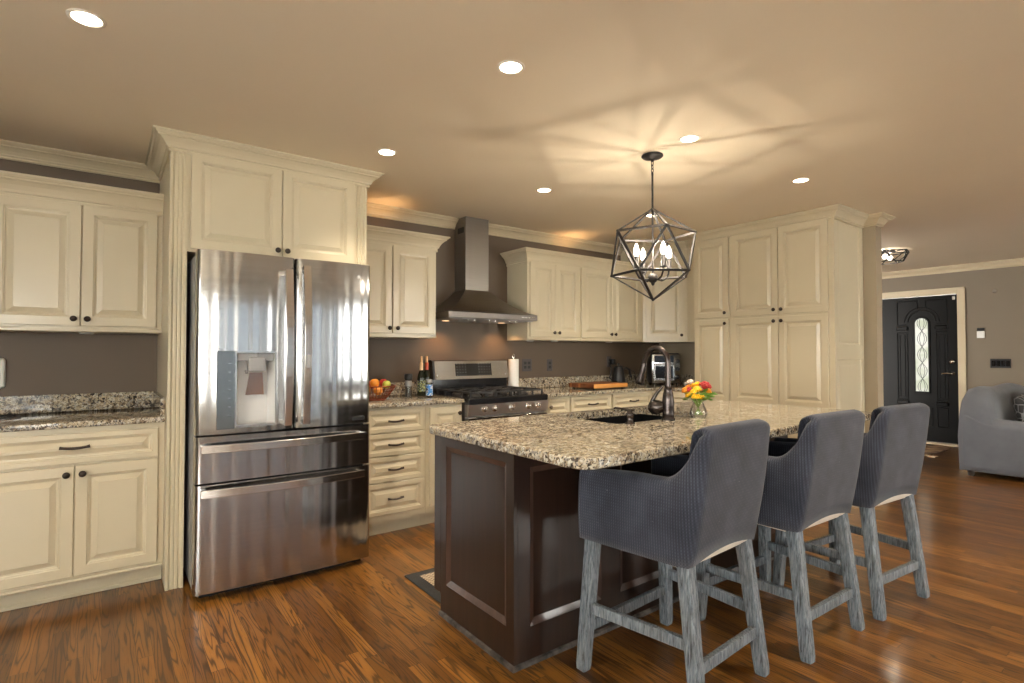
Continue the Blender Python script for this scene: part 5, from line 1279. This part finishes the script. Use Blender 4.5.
def toaster():
    """countertop oven set across the corner; local front is -Y"""
    cx, cy, rz = 4.93, 3.83, math.radians(-40)
    r = root('toaster_oven', 'black and steel countertop oven with glass door in the corner', 'oven', (cx, cy, ZC), rz)
    T = Matrix.Translation((cx, cy, 0)) @ Matrix.Rotation(rz, 4, 'Z')
    def mb(): m = MB(); m.X = T; return m
    w, dp, z0, z1 = 0.155, 0.145, ZC+0.018, ZC+0.345
    m = mb(); m.box(-w, w, -dp+0.02, dp, z0, z1, 0.022, True); m.build('housing', 'black_plastic', r)
    m = mb(); m.box(-w+0.004, w-0.004, -dp, -dp+0.021, z0+0.004, z1-0.014, 0.008, True); fc = m.build('front_plate', 'stainless', r)
    m = mb(); m.box(-w+0.03, w-0.075, -dp-0.004, -dp, z0+0.225, z1-0.030, 0.003); m.build('display', 'black_enamel', fc)
    m = mb(); m.box(-w+0.02, w-0.065, -dp-0.006, -dp, z0+0.030, z0+0.212, 0.003); d = m.build('glass_door', 'handle_steel', r)
    m = mb(); m.box(-w+0.040, w-0.085, -dp-0.0075, -dp-0.006, z0+0.055, z0+0.185, 0.002); m.build('pane', 'black_enamel', d)
    m = mb(); m.tube([(-w+0.03, -dp-0.006, z0+0.205), (-w+0.03, -dp-0.03, z0+0.208), (w-0.075, -dp-0.03, z0+0.208), (w-0.075, -dp-0.006, z0+0.205)], 0.007, 8); m.build('door_handle', 'handle_steel', d)
    for k in range(3):
        m = mb(); m.lathe((w-0.033, -dp, z0+0.07+0.085*k), [(0.020, 0), (0.019, 0.018), (0, 0.019)], axis=(0, -1, 0), seg=20); m.build('dial', 'black_plastic', fc)
    for sx in (-1, 1):
        for sy in (-1, 1): m = mb(); m.cyl((sx*0.12, sy*0.10, ZC), (sx*0.12, sy*0.10, z0+0.01), 0.013, seg=12); m.build('foot', 'rubber_black', r)
toaster()
b = MB().tube([(4.72, 3.38, ZC+0.004), (4.76, 3.42, ZC+0.012), (4.83, 3.40, ZC+0.007), (4.88, 3.45, ZC+0.02), (4.94, 3.42, ZC+0.006)], [0.012, 0.02, 0.024, 0.018, 0.008], 10)
bb = b; b.bm.transform(Matrix.Translation((0, 0, 0.016))); single(b, 'dish_cloth', 'paper', 'crumpled white cloth on the corner worktop by the pantry', 'cloth', (4.83, 3.41, ZC+0.001))

# wall plates
def outlet(x, z, w, h, plate, lb, n=1, y=WY, rz=0, hole='black_plastic'):
    r = root('wall_outlet', lb, 'outlet', (x, y, z))
    MB().box(x-w/2, x+w/2, y-0.007, y-0.0005, z-h/2, z+h/2, 0.003).build('cover_plate', plate, r)
    for k in range(n):
        xc = x + (k-(n-1)/2)*0.046
        for s_ in (-1, 1):
            MB().box(xc-0.016, xc+0.016, y-0.0095, y-0.0072, z+s_*0.020-0.014, z+s_*0.020+0.014, 0.002).build('socket', hole, r)
simple('bronze_plate', (0.085, 0.075, 0.075), 0.35, 0.5, var=0.1)
outlet(3.275, 1.143, 0.118, 0.118, 'bronze_plate', 'double-gang bronze outlet plate beside the paper towel', 2)
outlet(3.565, 1.140, 0.072, 0.118, 'bronze_plate', 'single bronze outlet plate above the backsplash behind the cutting board')
outlet(4.42, 1.165, 0.072, 0.118, 'bronze_plate', 'bronze outlet plate with black plug behind the kettle')
r = root('power_plug', 'black power plug and cord of the kettle in the outlet', 'plug', (4.44, WY-0.01, 1.15))
b = MB().box(4.425, 4.475, WY-0.055, WY-0.0100, 1.135, 1.195, 0.008, True); b.build('plug_body', 'black_plastic', r)
b = MB().tube([(4.47, WY-0.03, 1.15), (4.56, WY-0.045, 1.12), (4.68, WY-0.05, 1.085), (4.78, WY-0.05, 1.05), (4.80, WY-0.06, 0.935)], 0.004, 8); b.build('cord', 'black_plastic', r)
r = root('wall_outlet', 'rounded white smart outlet above the worktop with the black cable', 'outlet', (-0.495, WY, 1.148))
MB().box(-0.54, -0.450, WY-0.035, WY-0.0005, 1.063, 1.232, 0.022, True).build('cover_plate', 'white_plastic', r)
b = MB()
for zz in (1.185, 1.11):
    for xx in (-0.505, -0.485): b.box(xx-0.0025, xx+0.0025, WY-0.0362, WY-0.0352, zz-0.008, zz+0.008)
    b.box(-0.499, -0.491, WY-0.0362, WY-0.0352, zz-0.022, zz-0.016)
b.build('socket_slots', 'black_plastic', r)
r = root('wall_outlet', 'dark outlet plate low on the wall above the first wall cabinet crown', 'outlet', (0.035, WY, 2.275))
MB().box(-0.02, 0.09, WY-0.008, WY-0.0005, 2.215, 2.290, 0.002).build('cover_plate', 'black_plastic', r)
b = MB().tube([(-0.54, 3.98, ZC+0.004), (-0.47, 3.93, ZC+0.012), (-0.40, 3.90, ZC+0.006), (-0.37, 3.96, ZC+0.005), (-0.43, 3.99, ZC+0.010), (-0.50, 3.92, ZC+0.004), (-0.42, 3.86, ZC+0.004), (-0.36, 3.89, ZC+0.004)], 0.0032, 8)
single(b, 'charging_cable', 'black_plastic', 'loose black cable lying on the granite under the white outlet', 'cable', (-0.45, 3.93, ZC))
# entry wall fittings
r = root('switch_plate', 'wide black four-gang switch plate on the entry wall above the sofa', 'switch', (EX, 1.866, 1.127))
MB().box(EX-0.008, EX-0.0005, 1.764, 1.969, 1.068, 1.186, 0.003).build('cover_plate', 'black_plastic', r)
for k in range(4):
    MB().box(EX-0.0125, EX-0.0085, 1.775+0.047*k, 1.811+0.047*k, 1.092, 1.162, 0.002).build('rocker', 'black_enamel', r)
r = root('thermostat', 'white thermostat with dark top screen beside the front door', 'thermostat', (EX, 2.045, 1.50))
MB().box(EX-0.022, EX-0.0005, 2.017, 2.097, 1.456, 1.548, 0.006, True).build('housing', 'white_plastic', r)
MB().box(EX-0.020, EX-0.0005, 2.020, 2.094, 1.5485, 1.589, 0.004).build('screen', 'black_plastic', r)
b = MB().lathe((EX-0.0005, 1.915, 2.06), [(0.022, 0), (0.020, 0.012), (0, 0.014)], axis=(-1, 0, 0), seg=18)
simple('tan_plastic', (0.22, 0.19, 0.15), 0.5)
single(b, 'wall_sensor', 'tan_plastic', 'tiny tan sensor high on the entry wall', 'sensor', (EX-0.0005, 1.915, 2.06))

# ------------------------------------------------------------------ floor mat, entry rug
r = root('floor_mat', 'woven beige kitchen mat with black border behind the island', 'mat', (1.96, 2.6, 0))
MB().box(1.36, 2.62, 2.372, 2.842, 0.0006, 0.010, 0.003).build('border', 'rubber_black', r)
MB().box(1.425, 2.555, 2.435, 2.780, 0.0101, 0.0125, 0.001).build('weave', 'mat_weave', r)
r = root('entry_rug', 'patterned tan rug with fringe inside the front door', 'rug', (8.6, 2.75, 0))
MB().box(8.08, 9.08, 2.33, 3.35, 0.0006, 0.010, 0.002).build('pile', 'entry_rug', r)
b = MB(); rnd = random.Random(2)
for k in range(46):
    yy = 2.345+k*0.022; b.tube([(8.08, yy, 0.005), (8.04, yy+rnd.uniform(-0.01, 0.01), 0.006), (8.005, yy+rnd.uniform(-0.02, 0.02), 0.004)], 0.0035, 5)
for k in range(10):
    b.tube([(8.05, 2.33, 0.006), (8.02+0.012*k, 2.27+rnd.uniform(-0.03, 0.02), 0.005)], 0.005, 5)
o = b.build('fringe', 'rug_fringe', r); o['kind'] = 'stuff'

# ------------------------------------------------------------------ sofa
def sofa():
    r = root('sofa', 'grey slipcovered sofa in front of the entry wall', 'sofa', (8.0, 1.3, 0))
    def soft(name, x0, x1, y0, y1, z0, z1, bv, mat='sofa_cloth', parent=r):
        o = MB().box(x0, x1, y0, y1, z0, z1, bv, True).build(name, mat, parent); return o
    sx0, sx1, sy0, sy1 = 7.10, 8.95, 0.85, 1.78
    # arms with rounded tops, side faces
    def armm(x0, x1):
        b = MB(); n = 14; rows = []
        for k in range(n+1):
            t = k/n; y = sy1 - 0.02 - (sy1-0.02-sy0)*t
            zt = 0.60 + 0.10*math.exp(-((t-0.0)/0.16)**2) - 0.03*t
            w_ = (x1-x0)/2; xc = (x0+x1)/2; col = [(x0+0.02, y, 0.045), (x0, y, 0.12), (x0-0.008, y, 0.35), (x0, y, zt-0.09)]
            for a in range(8): aa = math.radians(180-a*180/7); col.append((xc+w_*math.cos(aa)*1.0, y, zt-0.08+0.08*math.sin(aa)))
            col += [(x1, y, 0.35), (x1-0.01, y, 0.08)]
            rows.append(col)
        m = len(rows[0]); vs = [p for c in rows for p in c]; fs = []
        for i in range(n):
            for k in range(m): fs.append([i*m+k, i*m+(k+1) % m, (i+1)*m+(k+1) % m, (i+1)*m+k])
        fs += [list(range(m)), list(range(n*m, (n+1)*m))]
        b._add(vs, fs, True); o = b.build('arm', 'sofa_cloth', r); bevelmod(o, 0.03, 3)
    armm(sx0, sx0+0.25); armm(sx1-0.25, sx1)
    # back: leaning block with a soft sloping crown
    b = MB(); n = 20; rows = []
    for k in range(n+1):
        t = k/n; x = sx0+0.005 + (sx1-sx0-0.01)*t; e = min(t, 1-t)/0.10; top_ = 0.90 + 0.01*math.sin(t*11) - 0.17*max(0, 1-e)**2
        rows.append([(x, sy1, 0.05), (x, sy1+0.01, 0.4), (x, sy1-0.005, top_-0.10), (x, sy1-0.04, top_-0.03), (x, sy1-0.11, top_), (x, sy1-0.19, top_-0.02), (x, sy1-0.24, top_-0.08), (x, sy1-0.30, 0.42), (x, sy1-0.30, 0.10)])
    m = len(rows[0]); vs = [p for c in rows for p in c]; fs = []
    for i in range(n):
        for k in range(m): fs.append([i*m+k, i*m+(k+1) % m, (i+1)*m+(k+1) % m, (i+1)*m+k])
    fs += [list(range(m)), list(range(n*m, (n+1)*m))]
    b._add(vs, fs, True); b.build('backrest', 'sofa_cloth', r)
    soft('base', sx0+0.2, sx1-0.2, sy0+0.03, sy1-0.2, 0.06, 0.34, 0.02)
    soft('seat_cushion', sx0+0.255, 8.02, sy0, sy1-0.30, 0.345, 0.50, 0.05)
    soft('seat_cushion', 8.03, sx1-0.255, sy0, sy1-0.30, 0.345, 0.50, 0.05)
    for x in (sx0+0.06, sx1-0.06):
        for y in (sy0+0.08, sy1-0.08): MB().lathe((x, y, 0), [(0.025, 0), (0.035, 0.07)], seg=14).build('leg', 'sofa_leg_dark', r)
    def pillow(cx, cy, cz, tilt, lb):
        n = 10; b = MB(); s_ = 0.172; vs = []; fs = []
        for sgn in (1, -1):
            base = len(vs)
            for i in range(n+1):
                for j in range(n+1):
                    u, v = -1+2*i/n, -1+2*j/n; th = 0.065*(1-u**4)**0.6*(1-v**4)**0.6 if abs(u) < 1 and abs(v) < 1 else 0.0
                    k_ = 1-0.06*(u*u*v*v)
                    px_, pz_, py_ = u*s_*k_, v*s_*k_, sgn*th
                    vs.append((cx+px_*math.cos(tilt)-py_*math.sin(tilt)*0.3, cy+py_+0.35*pz_*0.5, cz+pz_*0.92+px_*0.10))
            for i in range(n):
                for j in range(n): a = base+i*(n+1)+j; fs.append([a, a+1, a+n+2, a+n+1])
        b._add(vs, fs, True); bmesh.ops.remove_doubles(b.bm, verts=b.bm.verts, dist=0.0005)
        single(b, 'throw_pillow', 'pillow_pattern', lb, 'pillow', (cx, cy, cz-0.2))
    pillow(7.60, 1.36, 0.672, 0.0, 'dark patterned throw pillow at the front of the sofa seat')
    pillow(7.99, 1.35, 0.672, 0.0, 'dark patterned throw pillow leaning on the sofa back')
sofa()
